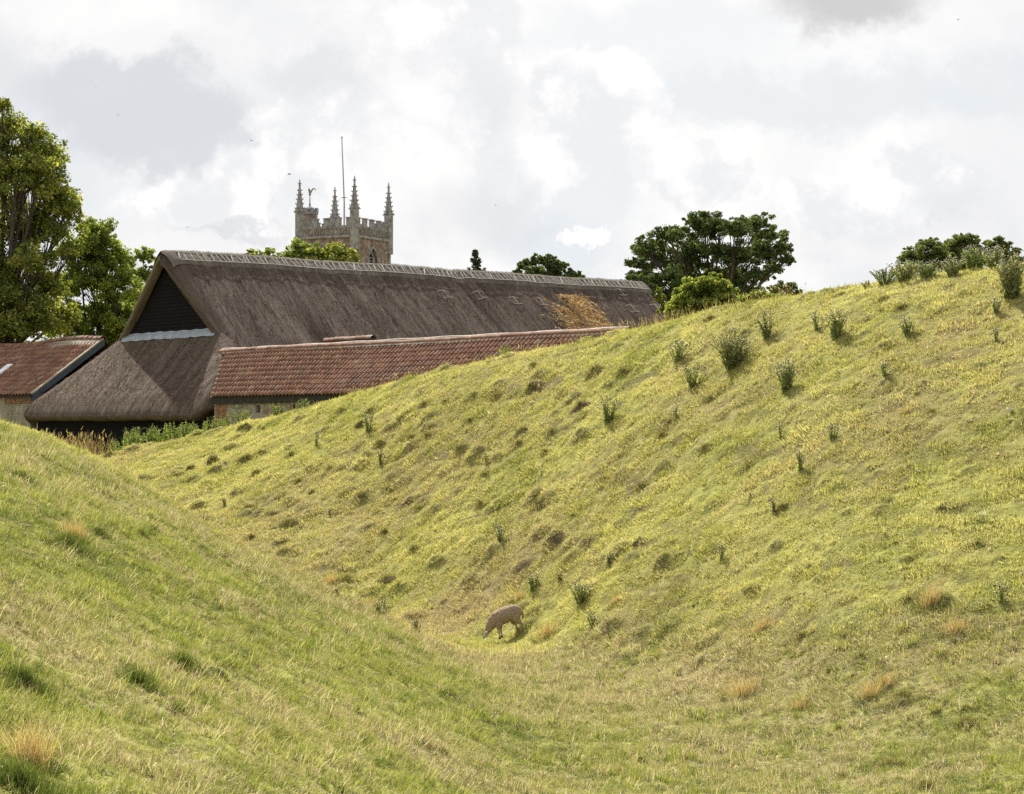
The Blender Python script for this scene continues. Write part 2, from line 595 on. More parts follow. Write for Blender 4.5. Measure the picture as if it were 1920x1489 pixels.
def block_mat(name, stops, bs=12):
    m, nt, out = mat(name)
    oi = node(nt, 'ShaderNodeObjectInfo')
    geo = node(nt, 'ShaderNodeNewGeometry')
    base = ramp(nt, oi.outputs['Random'], stops)
    n = noise_tex(nt, bs, 8, .68, vec=geo.outputs['Position'])
    c = mixn(nt, ramp(nt, n, [(.42, (0, 0, 0)), (.66, (.7, .7, .7))]), base, mixn(nt, .6, base, (.10, .09, .075), 'MULTIPLY'))
    surf(nt, out, c, .95, n, .7, .03, spec=.1)
    M[name] = m


block_mat('rubble_stone', [(0, (.26, .22, .15)), (.35, (.34, .31, .24)), (.6, (.29, .27, .24)), (.85, (.40, .37, .29)), (1, (.24, .16, .10))])
block_mat('red_brick', [(0, (.24, .10, .06)), (.5, (.34, .15, .08)), (1, (.42, .22, .12))])

# church stone: warm red-brown rubble with pale lichened dressings
m, nt, out = mat('church_rubble')
geo = node(nt, 'ShaderNodeNewGeometry')
vo = node(nt, 'ShaderNodeTexVoronoi', inp={'Scale': 3.4}); nt.links.new(geo.outputs['Position'], vo.inputs['Vector'])
vsep = node(nt, 'ShaderNodeSeparateColor'); nt.links.new(vo.outputs['Color'], vsep.inputs[0])
n = noise_tex(nt, 1.6, 8, .7, vec=geo.outputs['Position'])
c = ramp(nt, vsep.outputs[0], [(0, (.14, .095, .082)), (.5, (.215, .145, .128)), (.85, (.27, .20, .18)), (1, (.36, .33, .31))])
c = mixn(nt, ramp(nt, n, [(.48, (0, 0, 0)), (.66, (.8, .8, .8))]), c, (.31, .28, .27))
surf(nt, out, c, .95, math_n(nt, 'ADD', vo.outputs['Distance'], n), .8, .08, spec=.1); M['church_rubble'] = m
m, nt, out = mat('church_dressing')
geo = node(nt, 'ShaderNodeNewGeometry')
n = noise_tex(nt, 2.6, 8, .72, vec=geo.outputs['Position'])
c = ramp(nt, n, [(.34, (.13, .11, .105)), (.47, (.23, .215, .215)), (.6, (.35, .345, .35)), (.72, (.27, .19, .14))])
surf(nt, out, c, .95, n, .8, .08, spec=.1); M['church_dressing'] = m

m, nt, out = mat('wool')
n = noise_tex(nt, 22, 6, .65)
vo = node(nt, 'ShaderNodeTexVoronoi', inp={'Scale': 38.0})
tc = node(nt, 'ShaderNodeTexCoord'); nt.links.new(tc.outputs['Object'], vo.inputs['Vector'])
surf(nt, out, ramp(nt, n, [(.3, (.24, .175, .12)), (.55, (.35, .265, .185)), (.75, (.47, .37, .27))]), .95,
     math_n(nt, 'ADD', vo.outputs['Distance'], n), .8, .02, spec=.05)
M['wool'] = m
plain('pale_hair', (.42, .37, .33), (.62, .57, .52), 20, .8)
plain('leg_hair', (.30, .25, .20), (.46, .40, .34), 20, .8)
plain('hoof', (.03, .028, .025), (.06, .055, .05), 20, .6)

# ------------------------------------------------------------------ terrain
# per column of view direction: stations (depth, height) from the near bank across the ditch to the far bank
TP = [-1500, -400, 0, 160, 300, 430, 560, 700, 800, 900, 1000, 1200, 1400, 1600, 1920, 2400, 3500]


def Y(d, py): return (d, (AT(960, py, d)).z)


T = {
    's0': [(1.2, -1.62)] * 17,
    's1': [(4, -1.6), (9, -2.0), Y(13.4, 1489), Y(14.6, 1489), Y(15.7, 1489), Y(17, 1489), Y(18.7, 1489), Y(21, 1489), Y(23, 1489),
           Y(25.5, 1489), Y(27.5, 1489), Y(29, 1489), Y(29.3, 1489), Y(29, 1489), Y(28, 1489), (26, -4.9), (22, -4)],
    's2': [(10, -.9), (22, -1.2), Y(25, 1085), Y(26, 1135), Y(27, 1180), Y(28, 1222), Y(29, 1262), Y(31, 1295), Y(32.5, 1320),
           Y(34.5, 1335), Y(36, 1345), (33.5, -5.43), (31.5, -5.45), (30.5, -5.4), (29.2, -5.1), (27, -4.8), (23, -3.9)],
    's3': [(50, 2), (54, 1.0), Y(52, 792), Y(50, 852), Y(48, 928), Y(46.5, 1010), Y(45.5, 1080), Y(45, 1150), Y(44.5, 1203),
           Y(44.5, 1237), (43, -5.42), (37.5, -5.4), (34.0, -5.35), (32.4, -5.2), (31, -4.95), (28.6, -4.6), (25, -3.6)],
    's4': [(62, -3), (66, -4), (66, -4.6), (64, -5), (62, -5.2), (60, -5.35), (58, -5.4), (56, -5.45), (53.5, -5.45), (50.5, -5.4),
           (47.5, -5.3), (41.5, -5.15), (37.5, -5.0), (35, -4.7), (33.5, -4.35), (31, -4), (27, -3)],
    's7': [(100, -1.3), (92, -1.25), (90, -1.25), Y(88, 858), Y(86, 831), Y(84, 803), Y(81, 771), Y(78, 729), Y(75, 702),
           Y(72.5, 681), Y(70, 662), Y(65, 619), Y(60.5, 573), Y(56.5, 538), Y(53, 496), (50, 4.9), (46, 5)],
}
s5, s6, s8, s9 = [], [], [], []
for a, b in zip(T['s4'], T['s7']):
    s5.append((a[0] + (b[0] - a[0]) * .33, a[1] + (b[1] - a[1]) * .30))
    s6.append((a[0] + (b[0] - a[0]) * .72, a[1] + (b[1] - a[1]) * .76))
    s8.append((b[0] + 3.5, b[1] - .25 - .12 * max(b[1], 0)))
    s9.append((b[0] + 9.5, min(b[1] - .3, -1.3 + .12 * max(b[1], 0))))
ST = [T['s0'], T['s1'], T['s2'], T['s3'], T['s4'], s5, s6, T['s7'], s8, s9,
      [(130, -1.4)] * 17, [(500, -1.2)] * 17, [(6500, -1.0)] * 17]
K_ = len(ST)


def pchip_slopes(x, y):
    h = np.diff(x, axis=-1); dl = np.diff(y, axis=-1) / h
    m = np.zeros_like(y)
    w1 = 2 * h[..., 1:] + h[..., :-1]; w2 = h[..., 1:] + 2 * h[..., :-1]
    a, b = dl[..., :-1], dl[..., 1:]
    with np.errstate(divide='ignore', invalid='ignore'):
        hm = (w1 + w2) / (w1 / a + w2 / b)
    m[..., 1:-1] = np.where(a * b > 0, hm, 0)
    m[..., 0] = dl[..., 0]; m[..., -1] = dl[..., -1]
    return m


def pchip_eval(x, y, m, q):
    i = np.clip(np.searchsorted(x, q, side='right') - 1, 0, len(x) - 2)
    h = x[i + 1] - x[i]; t = (q - x[i]) / h
    t = np.clip(t, 0, 1)
    return (y[i] * (1 + 2 * t) * (1 - t) ** 2 + m[i] * h * t * (1 - t) ** 2 +
            y[i + 1] * t * t * (3 - 2 * t) + m[i + 1] * h * t * t * (t - 1))


def station_tables(pxs):
    tp = np.array(TP, float)
    D = np.zeros((len(pxs), K_)); Z = np.zeros((len(pxs), K_))
    for k in range(K_):
        dd = np.array([s[0] for s in ST[k]], float); zz = np.array([s[1] for s in ST[k]], float)
        D[:, k] = pchip_eval(tp, dd, pchip_slopes(tp, dd), pxs)
        Z[:, k] = pchip_eval(tp, zz, pchip_slopes(tp, zz), pxs)
    return D, Z


GP = np.arange(-1500, 3501, 5.0)
GD = np.concatenate([np.arange(1.2, 130, .2), [130.0]])
_D, _Z = station_tables(GP)
_M = pchip_slopes(_D, _Z)
GRID = np.zeros((len(GP), len(GD)))
for i in range(len(GP)):
    GRID[i] = pchip_eval(_D[i], _Z[i], _M[i], GD)


def base_h(px, d):
    fi = np.clip((px - GP[0]) / 5.0, 0, len(GP) - 1.001)
    fj = np.clip((d - GD[0]) / .2, 0, len(GD) - 1.001)
    i = fi.astype(int); j = fj.astype(int); a = fi - i; b = fj - j
    return (GRID[i, j] * (1 - a) * (1 - b) + GRID[i + 1, j] * a * (1 - b) + GRID[i, j + 1] * (1 - a) * b + GRID[i + 1, j + 1] * a * b)


# rotated coordinates: q along the far bank (horizontally across the slope), w up the slope
RX, RY = 0.755, 0.656
SX, SY = 0.656, -0.755


# direction (dy/dx in plan) in which terraces, tracks and humps are drawn out, and its integral
KX = np.array([-30, -14, -11, -5, .6, 4.7, 7.6, 9.6, 13, 30.]); KV = np.array([-.2, -.25, -.35, -.85, -1.2, -1.2, -.6, -.25, -.05, 0])
_kx = np.arange(-30, 30.01, .1); _kv = np.interp(_kx, KX, KV); _kI = np.concatenate([[0], np.cumsum((_kv[1:] + _kv[:-1]) * .05)])


def kdir(x): return np.interp(x, KX, KV)


def bcoord(x, y): return (y - np.interp(x, _kx, _kI))


def far_bank(px, d):
    s4d = np.interp(px, TP, [s[0] for s in ST[4]])
    return np.clip((d - s4d) / 5.0, 0, 1)


# small humps strewn over the far bank
HUMPS = []
_hr = np.random.default_rng(5)
for _ in range(420):
    hx = _hr.uniform(0, 1920); t = _hr.uniform(.03, .99)
    d4 = np.interp(hx, TP, [s[0] for s in ST[4]]); d7 = np.interp(hx, TP, [s[0] for s in ST[7]])
    dd = d4 + (d7 - d4) * t
    w = _hr.uniform(.11, .30) * (1.1 if hx < 1250 else .65)
    HUMPS.append(((hx - 960) / FPX * dd, dd, w, w * _hr.uniform(.45, .75)))


def bumps(x, y, px, d):
    fb = far_bank(px, d)
    q = x * SX + y * SY; w = x * RX + y * RY
    z = 0.16 * (fbm(x * .16, y * .16, 3, 3) - .5) * np.clip((95 - d) / 40, .25, 1)
    near = 0.20 * (fbm(x * .8, y * .5, 8, 4) - .5) + .11 * (fbm(x * 2.6, y * 2.0, 12, 3) - .5) + .06 * (fbm(x * 6.5, y * 6.5, 14, 2) - .5)
    bb = bcoord(x, y)
    ter = 0.12 * (fbm(x * .45, bb * .6, 21, 3) - .5) + .06 * (fbm(x * 1.5, bb * 2.0, 27, 3) - .5) + .11 * (fbm(x * 4.5, bb * 6.5, 29, 2) - .5)
    rid = np.abs(fbm(x * .8, bb * 1.3, 41, 3) - .5)
    ter = ter - 0.6 * np.clip(.07 - rid, 0, 1)
    right = np.clip((px - 1250) / 500., 0, 1)
    fade = np.clip((6 + np.interp(px, TP, [s[0] for s in ST[7]]) - d) / 3, 0, 1)
    return z + near * (1 - fb) + (ter * (1 - .45 * right)) * fb * fade


def hump_field(x, y):
    z = np.zeros_like(x)
    xs = x.ravel(); ys = y.ravel(); zz = z.ravel()
    order = None
    for (hx, hy, w, h) in HUMPS:
        pass
    return z


def H(x, y):
    x = np.asarray(x, float); y = np.asarray(y, float)
    yy = np.maximum(y, .5)
    px = 960 + FPX * x / yy
    z = base_h(px, yy) + bumps(x, yy, px, yy)
    return z


def Hs(x, y): return float(H(np.array([x]), np.array([y]))[0])


def ground_px(px, py, dmin=8.0):
    """first point of the ground seen at a pixel of the photograph"""
    ds = np.arange(dmin, 110, .04)
    v = DIR(px, py); xs = v.x / v.y * ds; zs = v.z / v.y * ds
    hit = np.nonzero(H(xs, ds) >= zs)[0]
    if len(hit) == 0:
        # just above the skyline: nearest approach
        k = int(np.argmax(H(xs, ds) - zs))
    else:
        k = int(hit[0])
    return Vector((xs[k], ds[k], H(xs[k:k + 1], ds[k:k + 1])[0]))


def dryness(x, y):
    """share of dead straw in the sward, 0..1"""
    px = 960 + FPX * x / y
    n = fbm(x * .22, y * .22, 50, 4)
    n2 = fbm(x * 1.1, y * 1.1, 55, 3)
    d = .24 + (n - .5) * 1.0 + (n2 - .5) * .7
    for (bx, by, r, a) in DRY_SPOTS:
        d = d + a * np.exp(-((x - bx) ** 2 + (y - by) ** 2) / (r * r))
    return np.clip(d, .03, .97)


DRY_SPOTS = []
for (px, py, r, a) in ((760, 1175, 2.6, .42), (620, 1090, 2.4, .40), (850, 1225, 2.6, .35), (980, 1250, 2.4, .45), (1150, 1290, 2.4, .5), (1350, 1330, 2.0, .35), (1000, 1350, 1.6, .3), (1250, 1420, 1.5, .3),
                       (880, 1150, 2.2, .28), (1400, 1260, 1.6, .3), (1650, 1250, 1.8, .25), (1880, 1200, 2.5, .3), (1850, 1420, 1.6, .2),
                       (120, 1400, 1.0, .3), (420, 1120, 1.8, .25), (700, 1380, 1.4, .35), (300, 950, 3.0, .15), (1800, 600, 4, .25),
                       (1400, 600, 3, .25), (1300, 850, 3, .15), (500, 1000, 4, .2)):
    g_ = ground_px(px, py)
    DRY_SPOTS.append((g_.x, g_.y, r, a))


def soilness(x, y, px):
    q = x * SX + y * SY; w = x * RX + y * RY
    bb = bcoord(x, y)
    rid = np.abs(fbm(x * .8, bb * 1.3, 41, 3) - .5)
    s = np.clip(.05 - rid, 0, .05) / .05 * .55
    s2 = np.clip((fbm(x * .9, bb * 1.3, 61, 3) - .66) / .08, 0, 1)
    return np.clip(s + s2 * .8, 0, 1)


def make_ground():
    pxs = np.concatenate([[-9000, -6000, -4000, -2600], np.arange(-1500, -80, 80), np.arange(-80, 2001, 4.2), np.arange(2080, 3500, 80),
                          [3500, 5000, 7500, 11000]])
    ds = np.concatenate([[1.2, 2, 3, 4, 5, 6, 7, 8, 9, 10, 11], np.arange(12, 30, .085), np.arange(30, 62, .10), np.arange(62, 92, .11),
                         np.arange(92, 104, .6), [106, 110, 116, 124, 130, 145, 160, 190, 240, 320, 500, 900, 1600, 3000, 6500]])
    PX, D = np.meshgrid(pxs, ds, indexing='ij')
    X = (PX - 960) / FPX * D
    pc = np.clip(PX, -1500, 3500)
    Z = base_h(pc, np.minimum(D, 129.9)) + bumps(X, D, pc, D) * (D < 105)
    SOIL_SHADE = np.zeros_like(Z)
    # humps, added where the mesh is fine
    for (hx, hy, w, h) in HUMPS:
        hp = 960 + FPX * hx / hy
        i0 = np.searchsorted(pxs, hp - 3 * w * FPX / hy); i1 = np.searchsorted(pxs, hp + 3 * w * FPX / hy)
        j0 = np.searchsorted(ds, hy - 3 * w); j1 = np.searchsorted(ds, hy + 3 * w)
        xs, ys = X[i0:i1, j0:j1] - hx, D[i0:i1, j0:j1] - hy
        k = float(kdir(hx)); nn_ = math.sqrt(1 + k * k)
        q = (xs + k * ys) / nn_ / (w * 1.2); r = (ys - k * xs) / nn_ / (w * .62)
        e_ = np.exp(-(q * q + r * r) ** 1.3)
        Z[i0:i1, j0:j1] += h * 1.15 * e_
        SOIL_SHADE[i0:i1, j0:j1] += 1.0 * e_ * np.clip(-r * 1.6, 0, 1)  # bare soil and shade, both painted dark on the downhill face
    ni, nj = PX.shape
    idx = np.arange(ni * nj).reshape(ni, nj)
    F = np.stack([idx[:-1, :-1], idx[1:, :-1], idx[1:, 1:], idx[:-1, 1:]], -1).reshape(-1, 4)
    V = np.stack([X, D, Z], -1).reshape(-1, 3)
    dr = dryness(X, D).ravel()
    so = ((soilness(X, D, PX) + SOIL_SHADE) * far_bank(pc, D)).ravel()
    me = fast_mesh('ground', V, F, {'dry': ('POINT', 'FLOAT', dr), 'soil': ('POINT', 'FLOAT', so)}, smooth=True)
    o = put('ground', me, M['turf'])
    tag(o, kind='structure')
    return X, D, Z, pxs, ds


GX, GY, GZ, gpx, gds = make_ground()
# behind the camera the turf goes on level
mb = MB()
mb.quadstrip([[(-900, -900, -1.7), (900, -900, -1.7)], [(-900, 1.0, -1.75), (900, 1.0, -1.75)]])
tag(mb.build('ground', M['turf']), kind='structure')


def terr(x, y):
    """height of the built ground mesh, humps included"""
    x = np.atleast_1d(np.asarray(x, float)); y = np.atleast_1d(np.asarray(y, float))
    px = 960 + FPX * x / y
    i = np.clip(np.searchsorted(gpx, px, side='right') - 1, 0, len(gpx) - 2)
    j = np.clip(np.searchsorted(gds, y, side='right') - 1, 0, len(gds) - 2)
    a = np.clip((px - gpx[i]) / (gpx[i + 1] - gpx[i]), 0, 1); b = np.clip((y - gds[j]) / (gds[j + 1] - gds[j]), 0, 1)
    return (GZ[i, j] * (1 - a) * (1 - b) + GZ[i + 1, j] * a * (1 - b) + GZ[i, j + 1] * (1 - a) * b + GZ[i + 1, j + 1] * a * b)


def spot(px, py):
    """point of the built ground seen at a pixel of the photograph"""
    ds = np.arange(10, 100, .03)
    v = DIR(px, py); xs = v.x / v.y * ds; zs = v.z / v.y * ds
    h = terr(xs, ds) - zs
    hit = np.nonzero(h >= 0)[0]
    k = int(hit[0]) if len(hit) else int(np.argmax(h / ds))
    return Vector((xs[k], ds[k], float(terr(xs[k], ds[k])[0])))


# ------------------------------------------------------------------ grass
def blades_mesh(name, n, radius, hmin, hmax, width, lean, seed, lay=0.0, segs=2):
    """one tuft: every blade a narrow bent strip"""
    r = np.random.default_rng(seed)
    rad = radius * np.sqrt(r.random(n)); th = r.random(n) * 2 * np.pi
    bx, by = rad * np.cos(th), rad * np.sin(th)
    hh = r.uniform(hmin, hmax, n)
    ld = r.random(n) * 2 * np.pi
    le = np.abs(r.normal(lean, lean * .6, n)) + lay * (r.random(n) < .25)
    le = np.clip(le, 0, 1.45)
    wd = r.random(n) * np.pi
    w = width * r.uniform(.6, 1.3, n)
    V = []; F3 = []; F4 = []
    lv = segs + 1
    pts = np.zeros((n, segs * 2 + 1, 3))
    for s in range(segs + 1):
        t = s / segs
        ang = le * (0.45 + .75 * t)
        ll = hh * t
        cx = bx + np.sin(ang) * np.cos(ld) * ll
        cy = by + np.sin(ang) * np.sin(ld) * ll
        cz = np.cos(ang) * ll - .01 * (t == 0)
        if s < segs:
            ww = w * (1 - .45 * t) * .5
            ox, oy = np.cos(wd) * ww, np.sin(wd) * ww
            pts[:, 2 * s] = np.stack([cx - ox, cy - oy, cz], -1)
            pts[:, 2 * s + 1] = np.stack([cx + ox, cy + oy, cz], -1)
        else:
            pts[:, 2 * s] = np.stack([cx, cy, cz], -1)
    k = segs * 2 + 1
    b = np.arange(n)[:, None] * k
    quads = [b + np.array([[2 * s, 2 * s + 1, 2 * s + 3, 2 * s + 2]]) for s in range(segs - 1)]
    tri = b + np.array([[2 * segs - 2, 2 * segs - 1, 2 * segs]])
    tone = np.repeat(r.random(n), k); pick = np.repeat(r.random(n), k)
    F = ([np.concatenate(quads)] if quads else []) + [tri]
    me = fast_mesh(name, pts.reshape(-1, 3), F, {'tone': ('POINT', 'FLOAT', tone), 'pick': ('POINT', 'FLOAT', pick)})
    return me


def scatter_grass(name, protos, pts, nrm, scale, zscale, dry, gtone, index, label, mname='grass_blades'):
    pc = bpy.data.collections.new(name + '_tufts')
    for k, me in enumerate(protos):
        if not me.materials: me.materials.append(M[mname])
        o = bpy.data.objects.new('tuft_%02d' % k, me)
        pc.objects.link(o)
    n = len(pts)
    me = bpy.data.meshes.new(name)
    me.vertices.add(n); me.vertices.foreach_set('co', pts.astype(np.float32).ravel())
    # spin about the ground's normal
    spin = rng.random(n) * 2 * np.pi
    nx, ny, nz = nrm[:, 0], nrm[:, 1], nrm[:, 2]
    # euler XYZ of (tilt to normal) * (spin): Rz(psi) Ry(theta) gives z axis (sin t cos p, sin t sin p, cos t)
    th = np.arccos(np.clip(nz, -1, 1)); ps = np.arctan2(ny, nx)
    c1, s1 = np.cos(ps), np.sin(ps); c2, s2 = np.cos(th), np.sin(th); c3, s3 = np.cos(spin), np.sin(spin)
    # R = Rz(ps) Ry(th) Rz(spin)
    R00 = c1 * c2 * c3 - s1 * s3; R10 = s1 * c2 * c3 + c1 * s3; R20 = -s2 * c3
    R21 = s2 * s3; R22 = c2
    ex = np.arctan2(R21, R22); ey = np.arcsin(np.clip(-R20, -1, 1)); ez = np.arctan2(R10, R00)
    rot = np.stack([ex, ey, ez], -1)
    sc3 = np.stack([scale, scale, scale * zscale], -1)
    for nm, typ, arr, key in (('rot', 'FLOAT_VECTOR', rot, 'vector'), ('scl', 'FLOAT_VECTOR', sc3, 'vector'),
                              ('dry', 'FLOAT', dry, 'value'), ('gtone', 'FLOAT', gtone, 'value')):
        a = me.attributes.new(nm, typ, 'POINT'); a.data.foreach_set(key, arr.astype(np.float32).ravel())
    a = me.attributes.new('idx', 'INT', 'POINT'); a.data.foreach_set('value', index.astype(np.int32))
    me.update()
    o = bpy.data.objects.new(name, me); COL.objects.link(o)
    ng = bpy.data.node_groups.new(name + '_scatter', 'GeometryNodeTree')
    ng.interface.new_socket('Geometry', in_out='INPUT', socket_type='NodeSocketGeometry')
    ng.interface.new_socket('Geometry', in_out='OUTPUT', socket_type='NodeSocketGeometry')
    gi = ng.nodes.new('NodeGroupInput'); go = ng.nodes.new('NodeGroupOutput')
    iop = ng.nodes.new('GeometryNodeInstanceOnPoints')
    ci = ng.nodes.new('GeometryNodeCollectionInfo'); ci.inputs['Collection'].default_value = pc
    ci.inputs['Separate Children'].default_value = True; ci.inputs['Reset Children'].default_value = True

    def na(nm, typ):
        a = ng.nodes.new('GeometryNodeInputNamedAttribute'); a.data_type = typ; a.inputs['Name'].default_value = nm
        return [s for s in a.outputs if s.enabled and s.name == 'Attribute'][0]
    L = ng.links.new
    m2p = ng.nodes.new('GeometryNodeMeshToPoints')
    L(gi.outputs[0], m2p.inputs['Mesh'])
    L(m2p.outputs[0], iop.inputs['Points'])
    L(ci.outputs[0], iop.inputs['Instance'])
    iop.inputs['Pick Instance'].default_value = True
    L(na('idx', 'INT'), iop.inputs['Instance Index'])
    e2r = ng.nodes.new('FunctionNodeEulerToRotation')
    L(na('rot', 'FLOAT_VECTOR'), e2r.inputs[0])
    L(e2r.outputs[0], iop.inputs['Rotation'])
    L(na('scl', 'FLOAT_VECTOR'), iop.inputs['Scale'])
    L(iop.outputs[0], go.inputs[0])
    md = o.modifiers.new('scatter', 'NODES'); md.node_group = ng
    tag(o, label, 'grass', kind='stuff')
    return o


def normals_at(x, y, e=.18):
    zx = (H(x + e, y) - H(x - e, y)) / (2 * e); zy = (H(x, y + e) - H(x, y - e)) / (2 * e)
    n = np.stack([-zx, -zy, np.ones_like(zx)], -1)
    return n / np.linalg.norm(n, axis=1)[:, None]


def sample_fan(d0, d1, dens, p0=-60, p1=1985):
    area = (p1 - p0) / FPX * (d1 ** 2 - d0 ** 2) / 2
    n = int(area * dens)
    d = np.sqrt(rng.uniform(d0 ** 2, d1 ** 2, n)); px = rng.uniform(p0, p1, n)
    return (px - 960) / FPX * d, d, px


def crest_d(px): return np.interp(px, TP, [s[0] for s in ST[7]])


def make_grass():
    # the near bank and the ditch floor: long leaning grass
    protos = []
    for k in range(7):
        protos.append(blades_mesh('near_tuft', 170, .17, .03, .12, .0056, 1.0, 100 + k, .4))
    for k in range(3):   # long pale stalks lying over
        protos.append(blades_mesh('straw_tuft', 16, .26, .14, .40, .0048, 1.15, 200 + k, .35, segs=3))
    x, y, px = sample_fan(11.5, 46, 52)
    keep = far_bank(px, y) < .7
    x, y, px = x[keep], y[keep], px[keep]
    z = terr(x, y); nr = normals_at(x, y)
    n = len(x)
    dr = dryness(x, y)
    clump = fbm(x * 1.7, y * 1.7, 77, 3)
    idx = rng.integers(0, 7, n)
    st = rng.random(n) < (.14 + .3 * dr)
    idx[st] = rng.integers(7, 10, st.sum())
    sc = rng.uniform(.75, 1.25, n) * (.8 + .006 * y)
    left = np.clip((900 - px) / 700, 0, 1)
    zs = (.45 + 1.0 * np.clip((clump - .36) * 2.8, 0, 1)) * rng.uniform(.7, 1.2, n) * (.8 + .2 * left)
    dd = dr.copy(); dd[st] = .95
    gt = np.clip(fbm(x * .5, y * .5, 91, 4) * 1.6 - .3 + rng.normal(0, .24, n), 0, 1)
    scatter_grass('meadow_grass', protos, np.stack([x, y, z - .01], -1), nr, sc, zs, dd, gt, idx,
                  'long leaning green and straw grass on the near bank and ditch floor', 'meadow_blades')
    # the far bank: short grazed turf
    protos = []
    for k in range(6):
        protos.append(blades_mesh('turf_tuft', 110, .26, .03, .085, .0125, .95, 300 + k, .4, segs=2))
    for k in range(2):
        protos.append(blades_mesh('turf_straw', 18, .26, .06, .20, .010, 1.1, 400 + k, .3, segs=2))
    x, y, px = sample_fan(29, 94, 34)
    fb = far_bank(px, y)
    keep = ((fb > .25) | (y > 46)) & (y < crest_d(px) + 2.5)
    # the stretch of ditch hidden behind the near bank needs none
    s3 = np.interp(px, TP, [s[0] for s in ST[3]])
    s4 = np.interp(px, TP, [s[0] for s in ST[4]])
    keep &= ~((px < 560) & (y > s3 + 3) & (y < s4))
    x, y, px = x[keep], y[keep], px[keep]
    z = terr(x, y); nr = normals_at(x, y)
    n = len(x)
    dr = dryness(x, y) * .9
    idx = rng.integers(0, 6, n)
    st = rng.random(n) < .10
    idx[st] = rng.integers(6, 8, st.sum())
    dr[st] = .9
    sc = rng.uniform(.7, 1.2, n) * (.9 + .004 * (y - 40))
    zs = rng.uniform(.5, 1.4, n) * (.5 + 1.5 * np.clip((fbm(x * 4.2, y * 4.8, 79, 2) - .36) * 2.8, 0, 1))
    gt = np.clip(fbm(x * .55, y * .55, 95, 4) * 2.1 - .45 + rng.normal(0, .24, n), 0, 1)
    so = soilness(x, y, px) * far_bank(px, y)
    keep = rng.random(n) > so * .75
    x, y, z, nr, sc, zs, dr, gt, idx = (a[keep] for a in (x, y, z, nr, sc, zs, dr, gt, idx))
    scatter_grass('bank_grass', protos, np.stack([x, y, z - .01], -1), nr, sc, zs, dr, gt, idx,
                  'short grazed yellow green turf over the far bank')


def make_small_tufts():
    """single little tufts: what the eye picks out of the sward"""
    protos = [blades_mesh('small_tuft', 26, .045, .03, .10, .0075, .85, 600 + k, .2) for k in range(6)]
    protos += [blades_mesh('small_straw', 7, .06, .08, .24, .0055, 1.15, 620 + k, .2, segs=3) for k in range(3)]
    x, y, px = sample_fan(11.5, 47, 95)
    # fewer where they would be bigger than the eye needs
    keep = (far_bank(px, y) < .5)
    x, y, px = x[keep], y[keep], px[keep]; n = len(x)
    dr = dryness(x, y)
    idx = rng.integers(0, 6, n); st = rng.random(n) < (.12 + .3 * dr); idx[st] = rng.integers(6, 9, st.sum())
    dd = np.where(rng.random(n) < dr, .95, .05); dd[st] = .97
    cl = fbm(x * 2.6, y * 2.6, 83, 2)
    sc = rng.uniform(.6, 1.35, n) * (.75 + .012 * y)
    zs = rng.uniform(.5, 1.4, n) * (.6 + 1.1 * np.clip((cl - .4) * 3, 0, 1))
    gt = np.clip(rng.normal(.5, .34, n) + (fbm(x * 1.1, y * 1.1, 98, 3) - .5) * 1.1, 0, 1)
    scatter_grass('meadow_tufts', protos, np.stack([x, y, terr(x, y) - .005], -1), normals_at(x, y), sc, zs, dd, gt, idx,
                  'small separate tufts and crossed straw stalks in the near bank grass', 'meadow_blades')
    protos = [blades_mesh('turf_small', 20, .055, .03, .085, .015, .9, 640 + k, .2) for k in range(6)]
    protos += [blades_mesh('turf_stalks', 5, .06, .06, .18, .011, 1.15, 660 + k, .2) for k in range(2)]
    x, y, px = sample_fan(30, 92, 62)
    s3 = np.interp(px, TP, [s[0] for s in ST[3]]); s4 = np.interp(px, TP, [s[0] for s in ST[4]])
    keep = (far_bank(px, y) > .15) & (y < crest_d(px) + 1.5) & ~((px < 560) & (y > s3 + 3) & (y < s4))
    x, y, px = x[keep], y[keep], px[keep]; n = len(x)
    dr = dryness(x, y) * .9
    idx = rng.integers(0, 6, n); st = rng.random(n) < .10 + .15 * dr; idx[st] = rng.integers(6, 8, st.sum())
    dd = np.where(rng.random(n) < dr, .95, .05); dd[st] = .95
    cl = fbm(x * 2.2, bcoord(x, y) * 3.2, 85, 2)
    sc = rng.uniform(.6, 1.3, n) * (.9 + .005 * (y - 40))
    zs = rng.uniform(.4, 1.3, n) * (.5 + 1.1 * np.clip((cl - .4) * 3, 0, 1))
    gt = np.clip(rng.normal(.52, .34, n) + (fbm(x * .8, y * .8, 97, 3) - .5) * 1.1, 0, 1)
    scatter_grass('bank_tufts', protos, np.stack([x, y, terr(x, y) - .005], -1), normals_at(x, y), sc, zs, dd, gt, idx,
                  'small separate tufts in the grazed turf of the far bank')


make_small_tufts()
make_grass()

# ------------------------------------------------------------------ the thatched barn
BG = Vector((-17.4, 100.0, 0))
RIDGE_Z, EAVE_Z, HALF, HIP, HIPZ, BLEN = 8.95, 1.06, 9.1, 3.32, 4.62, 33.7


def B(u, v, z):
    return (BG.x + RX * u + SX * v, BG.y + RY * u + SY * v, z)


def Bn(u, v, z):
    return np.stack([BG.x + RX * u + SX * v, BG.y + RY * u + SY * v, z], -1)


